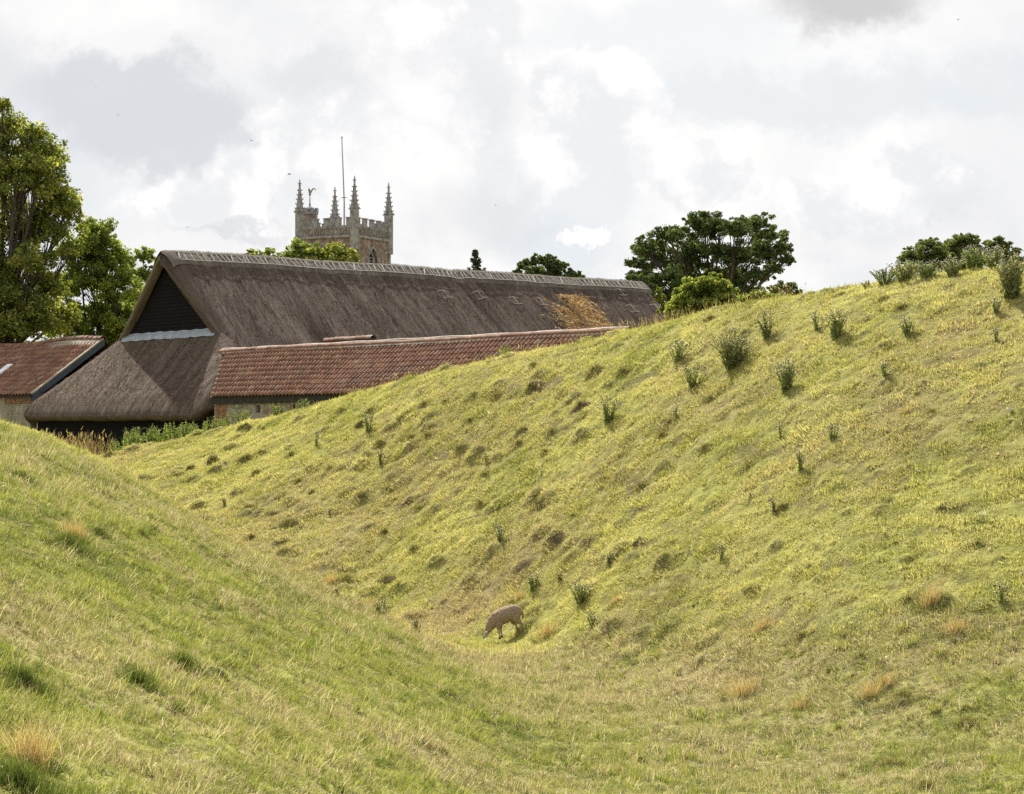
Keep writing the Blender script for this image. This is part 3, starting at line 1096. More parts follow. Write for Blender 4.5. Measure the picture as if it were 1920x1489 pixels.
def main_z(u, v):
    av = np.sqrt(v * v + .30 ** 2) - .30 * .6
    z = RIDGE_Z - av * (RIDGE_Z - EAVE_Z) / HALF
    # slight sag of rafters and of the ridge, swept hollows in the straw
    z = z - .10 * np.sin(np.clip(av / HALF, 0, 1) * math.pi)
    z = z + .10 * (fbm(u * .22 + 4, v * 0 + 1, 200, 2) - .5)
    z = z + .10 * (fbm(u * .8, v * .16, 203, 3) - .5) * np.clip(av / 2, 0, 1)
    z = z + .055 * (fbm(u * 3.1, v * .45, 207, 3) - .5)
    for (hu, hv, su, sv, a) in ((5.8, 7.4, .8, 2.4, -.62), (7.2, 8.2, 1.3, 1.4, -.22), (4.2, 6.0, .8, 2.6, .16), (1.4, 3.0, .5, 2.5, -.05),
                                (18.5, 4, .4, 3.8, -.16), (9.5, 3.0, .35, 2.6, -.07), (24.6, 4.8, .4, 3, -.14), (27.5, 3.4, 1.0, 1.6, .05)):
        z = z + a * np.exp(-((u - hu - (v - hv) * .05) / su) ** 2 - ((v - hv) / sv) ** 2)
    return z


def smin(a, b, k):
    h = np.clip(.5 + .5 * (b - a) / k, 0, 1)
    return b * (1 - h) + a * h - k * h * (1 - h)


def verge_drop(u, v, r=.75):
    """the thatch rolls over towards the gable"""
    t = np.clip(1 - u / r, 0, 1)
    amt = .42 * np.clip((6.2 - np.abs(v)) / 1.6, 0, 1) * np.where(v < 0, .35, 1)
    return amt * (1 - np.sqrt(1 - t * t * .96))


def over(u, v):
    return -.45 * np.clip(1 - np.abs(v) / 5.2, 0, 1) * np.clip(1 - u / 1.6, 0, 1)


def make_barn():
    root = empty('thatched_barn', B(16, 0, -1.3), 'long old barn with steep brown thatched roof, hipped end and black boarded gable', 'barn')
    inv = -Vector(root.location)

    def part(o):
        o.parent = root
        o.matrix_parent_inverse = Matrix.Translation(inv)
        return o
    # main slopes
    us = np.concatenate([np.linspace(0, 1.2, 16), np.arange(1.3, BLEN, .11), [BLEN - .15, BLEN]])
    vs = np.concatenate([np.linspace(-HALF, -2, 30), np.linspace(-1.9, 1.9, 33), np.arange(2.0, HALF, .12), [HALF]])
    U, Vv = np.meshgrid(us, vs, indexing='ij')
    Z = main_z(U, Vv) - verge_drop(U, Vv)
    end = np.clip((U - (BLEN - .6)) / .6, 0, 1)
    Z = Z - .3 * (1 - np.sqrt(1 - end * end * .95))
    ev = np.clip((np.abs(Vv) - (HALF - .5)) / .5, 0, 1)
    Z = Z - .3 * (1 - np.sqrt(1 - ev * ev * .96))
    P = Bn(U + over(U, Vv), Vv, Z).reshape(-1, 3)
    st = np.stack([U, Vv, np.zeros_like(U)], -1).reshape(-1, 3)
    ni, nj = U.shape
    idx = np.arange(ni * nj).reshape(ni, nj)
    F = np.stack([idx[:-1, :-1], idx[1:, :-1], idx[1:, 1:], idx[:-1, 1:]], -1).reshape(-1, 4)
    me = fast_mesh('thatch_slope', P, F, {'st': ('POINT', 'FLOAT_VECTOR', st)}, smooth=True)
    part(put('thatch_slope', me, M['thatch']))
    # cut edge of the thatch round the gable, and its underside
    for (uu, dv, nm) in ((0.0, 0.34, 'thatch_verge'), (BLEN, .75, 'thatch_verge')):
        vv = np.linspace(-5.6 if uu == 0 else -HALF, 5.6 if uu == 0 else HALF, 120)
        ztop = main_z(np.full_like(vv, uu), vv) - (verge_drop(np.full_like(vv, uu), vv) if uu == 0 else .3 * (1 - math.sqrt(.05)))
        rows = []
        th = .40
        k = 1 if uu == 0 else -1
        prof = [(0.0, 0.0), (-.06 * k, -.12), (-.06 * k, -.34), (.04 * k, -th), (dv * k, -th)]
        nrm_v = np.sign(vv) * .62
        for (du, dz) in prof:
            dz = dz * np.where(vv < 0, .78, 1)
            ov = over(np.zeros_like(vv), vv) if uu == 0 else 0
            rows.append(Bn(uu + du + ov, vv + nrm_v * dz * np.clip(np.abs(vv), 0, 1) * 1.0, ztop + dz * (.78) - (.35 * np.exp(-(vv / .35) ** 2) * (-dz))))
        R = np.stack(rows, 0)
        nr_, nc_ = R.shape[:2]
        idx = np.arange(nr_ * nc_).reshape(nr_, nc_)
        F = np.stack([idx[:-1, :-1], idx[1:, :-1], idx[1:, 1:], idx[:-1, 1:]], -1).reshape(-1, 4)
        s_ = np.stack([np.tile(np.arange(nr_)[:, None] * .3, (1, nc_)), np.tile(vv[None, :], (nr_, 1)), np.zeros((nr_, nc_))], -1).reshape(-1, 3)
        vo_ = put(nm, fast_mesh(nm, R.reshape(-1, 3), F, {'st': ('POINT', 'FLOAT_VECTOR', s_)}, smooth=True), [M['thatch_edge'], M['thatch']])
        vo_.data.polygons.foreach_set('material_index', np.tile((vv[:-1] > -.1).astype(np.int32), nr_ - 1))
        part(vo_)
    # hipped end
    us = np.concatenate([np.linspace(-HIP - .15, -HIP + .6, 12), np.linspace(-HIP + .68, .7, 44)])
    vs = np.linspace(-HALF - .1, HALF + .1, 190)
    U, Vv = np.meshgrid(us, vs, indexing='ij')
    # round the two corners in plan
    cr = 1.5
    cu, cv = -HIP - .15 + cr, HALF + .1 - cr
    du, dv = np.minimum(U - cu, 0), np.sign(Vv) * np.maximum(np.abs(Vv) - cv, 0)
    both = (du < 0) & (np.abs(dv) > 0)
    mx = np.maximum(np.abs(du), np.abs(dv)); ln = np.sqrt(du * du + dv * dv) + 1e-9
    f = np.where(both, mx / ln, 1)
    U2 = np.where(both, cu + du * f, U); V2 = np.where(both, np.sign(Vv) * cv + dv * f, Vv)
    hipz = HIPZ + np.minimum(U2, 0) * (HIPZ - EAVE_Z) / HIP - np.maximum(U2, 0) * .3
    hipz = hipz + .09 * (fbm(V2 * .8, U2 * .3, 230, 3) - .5) - .10 * np.sin(np.clip(-U2 / HIP, 0, 1) * math.pi) + .05 * (fbm(V2 * 3, U2 * .6, 233, 3) - .5)
    V2 = np.where(V2 < 0, V2 * (1 + .10 * np.clip(-U2 / HIP, 0, 1)), V2)
    mz = main_z(U2, V2)
    Z = smin(mz, hipz, .75) + .10 * np.exp(-((mz - hipz) / .7) ** 2)
    # rounded eave
    edge = np.maximum(np.clip((-HIP - .15 + .7 - U2) / .7, 0, 1), np.clip((np.abs(V2) - (HALF + .1 - .7)) / .7, 0, 1))
    dcor = np.where(both, np.clip((mx - (cr - .7)) / .7, 0, 1), 0)
    e = np.where(both, dcor, edge)
    Z = Z - .42 * (1 - np.sqrt(1 - e * e * .97))
    Z = np.where(U2 > .05, Z - .06, Z)
    P = Bn(U2, V2, Z)
    st = np.stack([V2 * .7 + U2 * .7 * np.sign(V2) * (np.abs(V2) > HALF - 1.6), U2, np.ones_like(U2) * 3], -1)
    ni, nj = U.shape
    idx = np.arange(ni * nj).reshape(ni, nj)
    F = [np.stack([idx[:-1, :-1], idx[1:, :-1], idx[1:, 1:], idx[:-1, 1:]], -1).reshape(-1, 4)]
    V_ = [P.reshape(-1, 3)]; S_ = [st.reshape(-1, 3)]
    # thick eave turned under along the front
    fr = [(U2[i, 0], V2[i, 0], Z[i, 0], 1) for i in range(ni - 1, 0, -1)] + [(U2[0, j], V2[0, j], Z[0, j], 0) for j in range(nj)] + \
         [(U2[i, -1], V2[i, -1], Z[i, -1], 2) for i in range(1, ni)]
    fr = np.array(fr)
    base = ni * nj
    rows = []
    for (inn, dz) in ((0, 0), (.02, -.10), (.12, -.20), (.35, -.26), (1.0, -.22)):
        cu2, cv2 = 2.0, 0.0
        iu = np.clip(1 - (fr[:, 0] + HIP) / 1.5, 0, 1) * inn
        iv = -np.sign(fr[:, 1]) * np.clip((np.abs(fr[:, 1]) - (HALF - 1.5)) / 1.5, 0, 1) * inn
        rows.append(Bn(fr[:, 0] + iu, fr[:, 1] + iv, fr[:, 2] + dz))
    R = np.stack(rows, 0); nr_, nc_ = R.shape[:2]
    idx = base + np.arange(nr_ * nc_).reshape(nr_, nc_)
    F.append(np.stack([idx[:-1, :-1], idx[1:, :-1], idx[1:, 1:], idx[:-1, 1:]], -1).reshape(-1, 4))
    V_.append(R.reshape(-1, 3)); S_.append(np.stack([np.tile(fr[None, :, 1], (nr_, 1)), np.tile(np.arange(nr_)[:, None] * .3 - HIP, (1, nc_)), np.ones((nr_, nc_))], -1).reshape(-1, 3))
    F = np.concatenate(F)
    me = fast_mesh('thatch_hip', np.concatenate(V_), F, {'st': ('POINT', 'FLOAT_VECTOR', np.concatenate(S_))}, smooth=True)
    part(put('thatch_hip', me, M['thatch']))
    # block ridge laid over the top
    us = np.concatenate([np.linspace(.02, BLEN - .05, 300)])
    prof = []
    for t in np.linspace(-1, 1, 17):
        prof.append(t * .98)
    prof = np.array(prof)
    U, Vv = np.meshgrid(us, prof, indexing='ij')
    wob = .035 * (fbm(U * 1.6, np.sign(Vv) * 3 + 5, 260, 3) - .5)
    Z = main_z(U, Vv) + .13 + wob + .05 * (fbm(U * 5, Vv * 3, 262, 2) - .5)
    Z = Z - verge_drop(U, Vv) * .8 + .06 * np.exp(-(U / .8) ** 2)
    Z[:, 0] -= .12; Z[:, -1] -= .12
    P = Bn(U + over(U, Vv), Vv, Z).reshape(-1, 3); st = np.stack([U, Vv, np.ones_like(U) * 7], -1).reshape(-1, 3)
    ni, nj = U.shape; idx = np.arange(ni * nj).reshape(ni, nj)
    F = np.stack([idx[:-1, :-1], idx[1:, :-1], idx[1:, 1:], idx[:-1, 1:]], -1).reshape(-1, 4)
    part(put('ridge_cap', fast_mesh('ridge_cap', P, F, {'st': ('POINT', 'FLOAT_VECTOR', st)}, smooth=True), M['ridge_thatch']))
    # frayed straw ends standing along the ridge and verge
    r = np.random.default_rng(31)
    n = 5200
    u0 = r.uniform(0, BLEN, n); v0 = r.normal(.0, .22, n)
    z0 = main_z(u0, v0) + .13 - verge_drop(u0, v0) * .8
    Ln = r.uniform(.03, .10, n)
    V1, F1, tn = straws(Bn(u0, v0, z0), r.normal(0, .6, (n, 3)) + np.array([0, 0, .9]), Ln, .018, r)
    o = put('loose_straw', fast_mesh('loose_straw', V1, F1, {'tone': ('POINT', 'FLOAT', tn)}), M['thatch_straws']); o['kind'] = 'stuff'; part(o)
    # stubble over the slopes: short cut ends catching the light
    n = 15000
    u0 = r.uniform(.2, BLEN - .2, n); v0 = r.uniform(1.0, HALF, n)
    P0 = Bn(u0, v0, main_z(u0, v0) + .015)
    dirv = np.array([SX, SY, -.86]) + r.normal(0, .22, (n, 3)) + np.array([0, 0, .25])
    V1, F1, tn = straws(P0, dirv, r.uniform(.08, .3, n), .020, r)
    n = 9000
    u1 = r.uniform(-HIP, .0, n); v1 = r.uniform(-HALF, HALF, n)
    okk = (HIPZ + u1 * (HIPZ - EAVE_Z) / HIP) < main_z(u1, v1)
    u1, v1 = u1[okk], v1[okk]; n = len(u1)
    hz = HIPZ + u1 * (HIPZ - EAVE_Z) / HIP - .10 * np.sin(np.clip(-u1 / HIP, 0, 1) * math.pi)
    dirv = np.array([-RX, -RY, -1.1]) + r.normal(0, .22, (n, 3)) + np.array([0, 0, .3])
    V2_, F2_, tn2 = straws(Bn(u1, v1, hz + .01), dirv, r.uniform(.06, .22, n), .016, r)
    me = fast_mesh('thatch_ends', np.concatenate([V1, V2_]), np.concatenate([F1, F2_ + len(V1)]), {'tone': ('POINT', 'FLOAT', np.concatenate([tn, tn2]))})
    o = put('thatch_ends', me, M['thatch_straws']); o['kind'] = 'stuff'; part(o)

    # hazel rods: two long liggers on the ridge and the short cross spars between them
    for vv in (.30, .86):
        uu = np.linspace(.2, BLEN - .2, 120)
        z = main_z(uu, np.full_like(uu, vv)) + .175
        mb = MB(); mb.tube([tuple(p) for p in Bn(uu, np.full_like(uu, vv) + r.normal(0, .012, 120), z)], [.020] * 120, 4)
        part(mb.build('hazel_rod', M['hazel']))
    sp = MB(); sp.tube([(0, 0, -.31), (0, 0, 0), (0, 0, .31)], [.024, .032, .022], 5)
    spm = bpy.data.meshes.new('hazel_spar'); spm.from_pydata(sp.v, [], sp.f); spm.materials.append(M['hazel'])
    k = 0; u = .35
    while u < BLEN - .3:
        a, b = Vector(B(u + r.normal(0, .07), .27, 0)), Vector(B(u + r.normal(-.06, .10), .88, 0))
        a.z = float(main_z(np.array([u]), np.array([.27]))[0]) + .17; b.z = float(main_z(np.array([u]), np.array([.88]))[0]) + .15
        o = bpy.data.objects.new('hazel_spar', spm); COL.objects.link(o)
        o.rotation_euler = (b - a).to_track_quat('Z', 'Y').to_euler(); o.location = (a + b) / 2
        part(o)
        u += .30 + r.uniform(-.05, .06)
    # pale mending staples on the slope: small H shapes of bent rods
    for (px, py) in ((899, 551), (963, 560), (1012, 563), (1182, 575), (1228, 576), (832, 552), (1160, 548)):
        v = None
        best = None
        for uu in np.arange(2, BLEN, .2):
            for vv in np.arange(1.0, 8, .15):
                zz = float(main_z(np.array([uu]), np.array([vv]))[0]); p = B(uu, vv, zz)
                c_, s_ = math.cos(PITCH), math.sin(PITCH)
                yy = c_ * p[1] + s_ * p[2]; zz2 = -s_ * p[1] + c_ * p[2]
                q = (960 + FPX * p[0] / yy, 744.5 - FPX * zz2 / yy)
                e2 = (q[0] - px) ** 2 + (q[1] - py) ** 2
                if best is None or e2 < best[0]: best = (e2, uu, vv)
        _, uu, vv = best
        mb = MB()

        def W(a, b_, h=.06): return (*B(uu + a, vv + b_, 0)[:2], float(main_z(np.array([uu + a]), np.array([vv + b_]))[0]) + h)
        mb.tube([W(-.42, -.06), W(0, -.1, .1), W(.40, -.02)], [.014] * 3, 4)
        mb.tube([W(-.30, .34), W(.05, .38, .1), W(.42, .30)], [.014] * 3, 4)
        mb.tube([W(0.02, -.10, .1), W(.04, .34, .1)], [.014] * 2, 4)
        o = mb.build('thatching_staple', M['hazel']); part(o)
    # boarded gable, board by board
    zb = HIPZ + .04
    nb = 21
    bh = .178
    for k in range(nb):
        z0 = zb + k * bh
        wv = (RIDGE_Z - z0 - bh * .3) / (RIDGE_Z - EAVE_Z) * HALF - .35
        if wv < .15: break
        w1 = max(wv - bh * HALF / (RIDGE_Z - EAVE_Z), .05)
        j = random.uniform(-.008, .008)
        mb = MB()
        mb.hexa([B(.14, -wv - .32, z0), B(.14, wv, z0), B(.18, wv, z0), B(.18, -wv - .32, z0),
                 B(.18 + j, -w1 - .32, z0 + bh * 1.08), B(.18 + j, w1, z0 + bh * 1.08), B(.21 + j, w1, z0 + bh * 1.08), B(.21 + j, -w1 - .32, z0 + bh * 1.08)])
        part(mb.build('board', M['black_boards']))
    mb = MB(); mb.hexa([B(.45, -4.4, zb - .3), B(.45, 4.4, zb - .3), B(.8, 4.6, zb - .3), B(.8, -4.6, zb - .3),
                        B(.45, -.2, 8.0), B(.45, .2, 8.0), B(.8, .2, 8.2), B(.8, -.2, 8.2)])
    part(mb.build('gable_wall', M['inner_dark']))
    # lead flashing in four sheets at the foot of the gable
    edges = [-4.45, -2.25, -.1, 2.3, 4.55]
    for k in range(4):
        rows = []
        for (du, dz) in ((.13, .20), (.12, .12), (.08, .08), (-.10, -.0), (-.20, -.10)):
            row = []
            for t in np.linspace(0, 1, 9):
                v = edges[k] + (edges[k + 1] - edges[k] - .03) * t
                zz = HIPZ + min(du, 0) * 1.1 + dz * .6 + .10 + .02 * math.sin(v * 5 + k) + .012 * (k % 2)
                row.append(B(du, v, zz))
            rows.append(row)
        mb = MB(); mb.quadstrip(rows)
        part(mb.build('lead_sheet', M['lead'], smooth=True))
    # walls: black weatherboards under the hip eave
    for k in range(12):
        z0 = -2.0 + k * .2
        mb = MB()
        j = random.uniform(-.01, .01)
        mb.hexa([B(-2.80, -8.7, z0), B(-2.80, 8.7, z0), B(-2.74, 8.7, z0), B(-2.74, -8.7, z0),
                 B(-2.75 + j, -8.7, z0 + .215), B(-2.75 + j, 8.7, z0 + .215), B(-2.72 + j, 8.7, z0 + .215), B(-2.72 + j, -8.7, z0 + .215)])
        part(mb.build('board', M['black_boards']))
    mb = MB()
    mb.hexa([B(-2.66, -8.66, -2.2), B(-2.66, 8.66, -2.2), B(BLEN - .8, 8.66, -2.2), B(BLEN - .8, -8.66, -2.2),
             B(-2.66, -8.66, .9), B(-2.66, 8.66, .9), B(BLEN - .8, 8.66, .9), B(BLEN - .8, -8.66, .9)])
    part(mb.build('wall', M['inner_dark']))
    mb = MB(); mb.hexa([B(BLEN - .9, -8, .8), B(BLEN - .9, 8, .8), B(BLEN - .75, 8, .8), B(BLEN - .75, -8, .8),
                        B(BLEN - .9, -.2, 8.2), B(BLEN - .9, .2, 8.2), B(BLEN - .75, .2, 8.2), B(BLEN - .75, -.2, 8.2)])
    part(mb.build('gable_wall', M['inner_dark']))
    return root


def straws(P0, dirs, L_, w, r):
    """flat slivers, (V, F, tone)"""
    n = len(P0)
    dirs = dirs / np.linalg.norm(dirs, axis=1)[:, None]
    side = np.cross(dirs, r.normal(0, 1, (n, 3))); side /= np.linalg.norm(side, axis=1)[:, None] + 1e-9
    L_ = np.asarray(L_)[:, None]
    ww = (np.asarray(w) * np.ones(n))[:, None] * .5
    bend = r.normal(0, .12, (n, 3)) * L_
    mid = P0 + dirs * L_ * .55 + bend
    V = np.stack([P0 - side * ww, P0 + side * ww, mid + side * ww * .8, mid - side * ww * .8, P0 + dirs * L_], 1)
    b = np.arange(n)[:, None] * 5
    F = np.concatenate([b + np.array([[0, 1, 2]]), b + np.array([[0, 2, 3]]), b + np.array([[3, 2, 4]])])
    return V.reshape(-1, 3), F, np.repeat(r.random(n), 5)


leaf_mat('thatch_straws', [(0, (.04, .03, .022)), (.6, (.12, .09, .066)), (1, (.26, .20, .145))], .15, 0.0)
make_barn()

# the straw that slid from the mended patch
r = np.random.default_rng(77)
n = 17000
t = r.random(n)
u0 = 26.5 - 0.6 * t + r.normal(0, 1, n) * (.55 + 1.15 * t)
v0 = 1.5 + t * 7.3
u0 = u0 - 1.2 * (t < .35) * r.random(n)
keep = (fbm(u0 * 1.5, v0 * 1.1, 313, 3) + r.normal(0, .05, n) > .40 - .12 * np.exp(-((u0 - 26) / .8) ** 2)) & (r.random(n) < np.where(t > .8, .7, 1))
u0, v0 = u0[keep], v0[keep]; n = len(u0)
z0 = main_z(u0, v0) + .015 + .06 * r.random(n) ** 2
dirv = np.array([SX, SY, -.86]) * r.normal(.9, .6, (n, 1)) + np.array([RX, RY, 0]) * r.normal(0, .6, (n, 1)) + r.normal(0, .16, (n, 3)) + np.array([0, 0, .12])
V1, F1, tn = straws(Bn(u0, v0, z0), dirv, r.uniform(.2, .6, n), .026, r)
root = empty('straw_heap', B(26, 5, 4.6), 'golden loose straw spilling down the brown thatch near the far end of the roof', 'straw')
o = put('straw', fast_mesh('straw', V1, F1, {'tone': ('POINT', 'FLOAT', tn)}), M['straw_fresh'], root)
o.matrix_parent_inverse = Matrix.Translation(-root.location); o['kind'] = 'stuff'


# ------------------------------------------------------------------ tiled sheds
def pantile_mesh(name, w, l, variant, fold=True):
    """an S shaped clay tile: x across, y up the slope, z out"""
    xs = np.linspace(0, 1, 8)
    amp = w * .27
    prof = np.where(xs < .62, np.sin(xs / .62 * math.pi) * amp, -np.sin((xs - .62) / .38 * math.pi) * amp * .45)
    rr = random.Random(variant)
    tw = rr.uniform(-.012, .012)
    mb = MB()
    rows = []
    for (yy, zz) in ((-.02, -.030), (-.02, .0), (l * .5, -.002), (l + .03, -.006)):
        rows.append([((x - .02) * w * 1.04, yy, p + zz + .035 * (1 - yy / l) + tw * (x - .5)) for x, p in zip(xs, prof)])
    mb.quadstrip(rows)
    me = bpy.data.meshes.new(name)
    me.from_pydata(mb.v, [], mb.f); me.update()
    return me, np.array(mb.v), np.array(mb.f)


def tiled_roof(root, org, along, up, length, run, z0, z1, tw, tl, visible, limit=300, start=None, top_start=0):
    """org: eave corner; along/up horizontal unit vectors; tiles laid course by course"""
    along = Vector(along); up = Vector(up)
    rise = z1 - z0
    sl = math.hypot(run, rise)
    upv = (up * run + Vector((0, 0, rise))) / sl
    nrm = along.cross(upv)
    if nrm.z < 0: nrm = -nrm
    nc = int(length / tw); nr_ = int(round(sl / tl)); tl = sl / nr_
    variants = [pantile_mesh('tile', tw, tl, k) for k in range(6)]
    for me, _, _ in variants: me.materials.append(M['clay_tile'])
    flip = along.cross(upv).z < 0
    places = []
    for i in range(nc):
        for j in range(nr_):
            if start and i * tw < start(j / nr_): continue
            sagz = .05 * math.sin(i * tw * .35) * (j / nr_)
            p = org + along * (i * tw) + upv * (j * tl) + Vector((0, 0, sagz)) + nrm * (.02 + random.uniform(-.006, .006))
            places.append((p, i, j))
    R3 = Matrix((along, upv, nrm)).transposed()
    inv = Matrix.Translation(-root.location)
    scored = [(visible(p), -p.length, k) for k, (p, i, j) in enumerate(places)]
    vis = sorted([s for s in scored if s[0]], key=lambda s: -s[1])
    single = set(s[2] for s in vis[:limit])
    MV, MF, MT = [], [], []
    off = 0
    for k, (p, i, j) in enumerate(places):
        me, V, F = variants[random.randrange(6)]
        rot = Euler((random.uniform(-.02, .02), random.uniform(-.03, .03), random.uniform(-.025, .025))).to_matrix()
        Mx = R3 @ rot
        if k in single:
            o = bpy.data.objects.new('tile', me); COL.objects.link(o)
            if Mx.determinant() < 0:
                Mx = Matrix((Mx.col[0], Mx.col[1], Mx.col[2])).transposed()
            o.parent = root
            o.matrix_parent_inverse = inv
            o.matrix_basis = Matrix.Translation(p) @ Mx.to_4x4()
        else:
            A = np.array(Mx)
            MV.append(V @ A.T + np.array(p)); MF.append(F + off); off += len(V)
            MT.append(np.full(len(V), random.random()))
    if MV:
        me = fast_mesh('tile_courses', np.concatenate(MV), np.concatenate(MF), {'tone': ('POINT', 'FLOAT', np.concatenate(MT))})
        o = put('tile_courses', me, M['clay_tile_mass'], root); o.matrix_parent_inverse = inv; o['kind'] = 'stuff'
    # boarding under the tiles, and the far slope
    mb = MB()
    a = org - nrm * .03; b = a + along * length
    s0_ = along * (start(0) if start else 0); s1_ = along * (start(1) if start else 0)
    mb.quadstrip([[a + s0_, b], [a + upv * sl + s1_, b + upv * sl], [a + up * (2 * run), b + up * (2 * run)]])
    o = mb.build('roof_deck', M['tile_backing'], root); o.matrix_parent_inverse = inv
    return upv, nrm, sl


def half_ridge(root, p0, p1, n, rad, mat_, name='ridge_tile', sag=0.0, stagger=True):
    inv = Matrix.Translation(-root.location)
    p0, p1 = Vector(p0), Vector(p1)
    L_ = (p1 - p0).length / n
    mb = MB()
    rows = []
    for yy, rr in ((-.01, rad * 1.06), (L_ * .96, rad * .97)):
        rows.append([(math.cos(a) * rr, yy, math.sin(a) * rr * .8) for a in np.linspace(-.1, math.pi + .1, 8)])
    mb.quadstrip(rows)
    mb.quadstrip([[(x * .86, y, z * .86 - .01) for x, y, z in rows[0]], rows[0]])
    me = bpy.data.meshes.new(name); me.from_pydata(mb.v, [], mb.f); me.materials.append(mat_); me.update()
    d = (p1 - p0).normalized()
    side = Vector((d.y, -d.x, 0)); upz = side.cross(d)
    for k in range(n):
        t = (k + .0) / n
        p = p0.lerp(p1, t) + Vector((0, 0, sag * math.sin(t * math.pi * 3) + random.uniform(-.012, .012)))
        o = bpy.data.objects.new(name, me); COL.objects.link(o)
        o.parent = root; o.matrix_parent_inverse = inv
        o.matrix_basis = Matrix.Translation(p) @ Matrix((side, d, upz)).transposed().to_4x4() @ Euler((0, random.uniform(-.03, .03), random.uniform(-.02, .02))).to_matrix().to_4x4()


def stone_mesh(name, m, seed, sx, sy, sz, jit=.18):
    r_ = random.Random(seed)
    bm = bmesh.new()
    bmesh.ops.create_cube(bm, size=1)
    for v in bm.verts:
        v.co = Vector((v.co.x * sx * (1 + r_.uniform(-jit, jit) * .6), v.co.y * sy, v.co.z * sz * (1 + r_.uniform(-jit, jit) * .6)))
    bmesh.ops.bevel(bm, geom=bm.edges[:], offset=min(sx, sz) * .12, segments=1, affect='EDGES')
    me = bpy.data.meshes.new(name); bm.to_mesh(me); bm.free(); me.materials.append(m)
    return me


def masonry(root, org, along, length, z0, z1, course, blen, mat_, name, proud, seed, holes=(), jitter=.25):
    """blocks laid in courses; along is a horizontal unit vector, the wall faces the camera"""
    along = Vector(along); inv = Matrix.Translation(-root.location)
    nrm = Vector((along.y, -along.x, 0))
    if nrm.y > 0: nrm = -nrm
    R3 = Matrix((along, -nrm, Vector((0, 0, 1)))).transposed()
    meshes = [stone_mesh(name, mat_, seed + k, 1, .12, 1, jitter) for k in range(5)]
    r_ = random.Random(seed)
    z = z0; k = 0
    while z < z1 - .03:
        ch = course * r_.uniform(1 - jitter, 1 + jitter)
        ch = min(ch, z1 - z)
        s = -r_.uniform(0, blen * .5)
        while s < length:
            bl = blen * r_.uniform(1 - jitter * 1.4, 1 + jitter * 1.4)
            c = s + bl / 2
            s0_, s1_ = max(s, 0), min(s + bl, length)
            hit = any(h[0] - .02 < s1_ and h[1] + .02 > s0_ and h[2] < z + ch and h[3] > z for h in holes)
            if hit:
                # trim against the opening
                for h in holes:
                    if h[0] - .02 < s1_ and h[1] + .02 > s0_:
                        if c < (h[0] + h[1]) / 2: s1_ = min(s1_, h[0])
                        else: s0_ = max(s0_, h[1])
            if s1_ - s0_ > .05:
                o = bpy.data.objects.new(name, meshes[r_.randrange(5)]); COL.objects.link(o)
                o.parent = root; o.matrix_parent_inverse = inv
                p = org + along * ((s0_ + s1_) / 2) + Vector((0, 0, z + ch / 2)) + nrm * (proud - .06 + r_.uniform(-.012, .012))
                o.matrix_basis = Matrix.Translation(p) @ R3.to_4x4() @ Matrix.Diagonal((s1_ - s0_ - .025, 1, ch - .022, 1))
            s += bl
        z += ch


def proj(p):
    c_, s_ = math.cos(PITCH), math.sin(PITCH)
    yy = c_ * p[1] + s_ * p[2]; zz = -s_ * p[1] + c_ * p[2]
    return 960 + FPX * p[0] / yy, 744.5 - FPX * zz / yy


def sky_y(px):   # skyline of the far bank in the photograph
    return np.interp(px, [200, 400, 600, 700, 800, 900, 1000, 1150, 1265], [845, 780, 745, 722, 702, 682, 662, 630, 605])


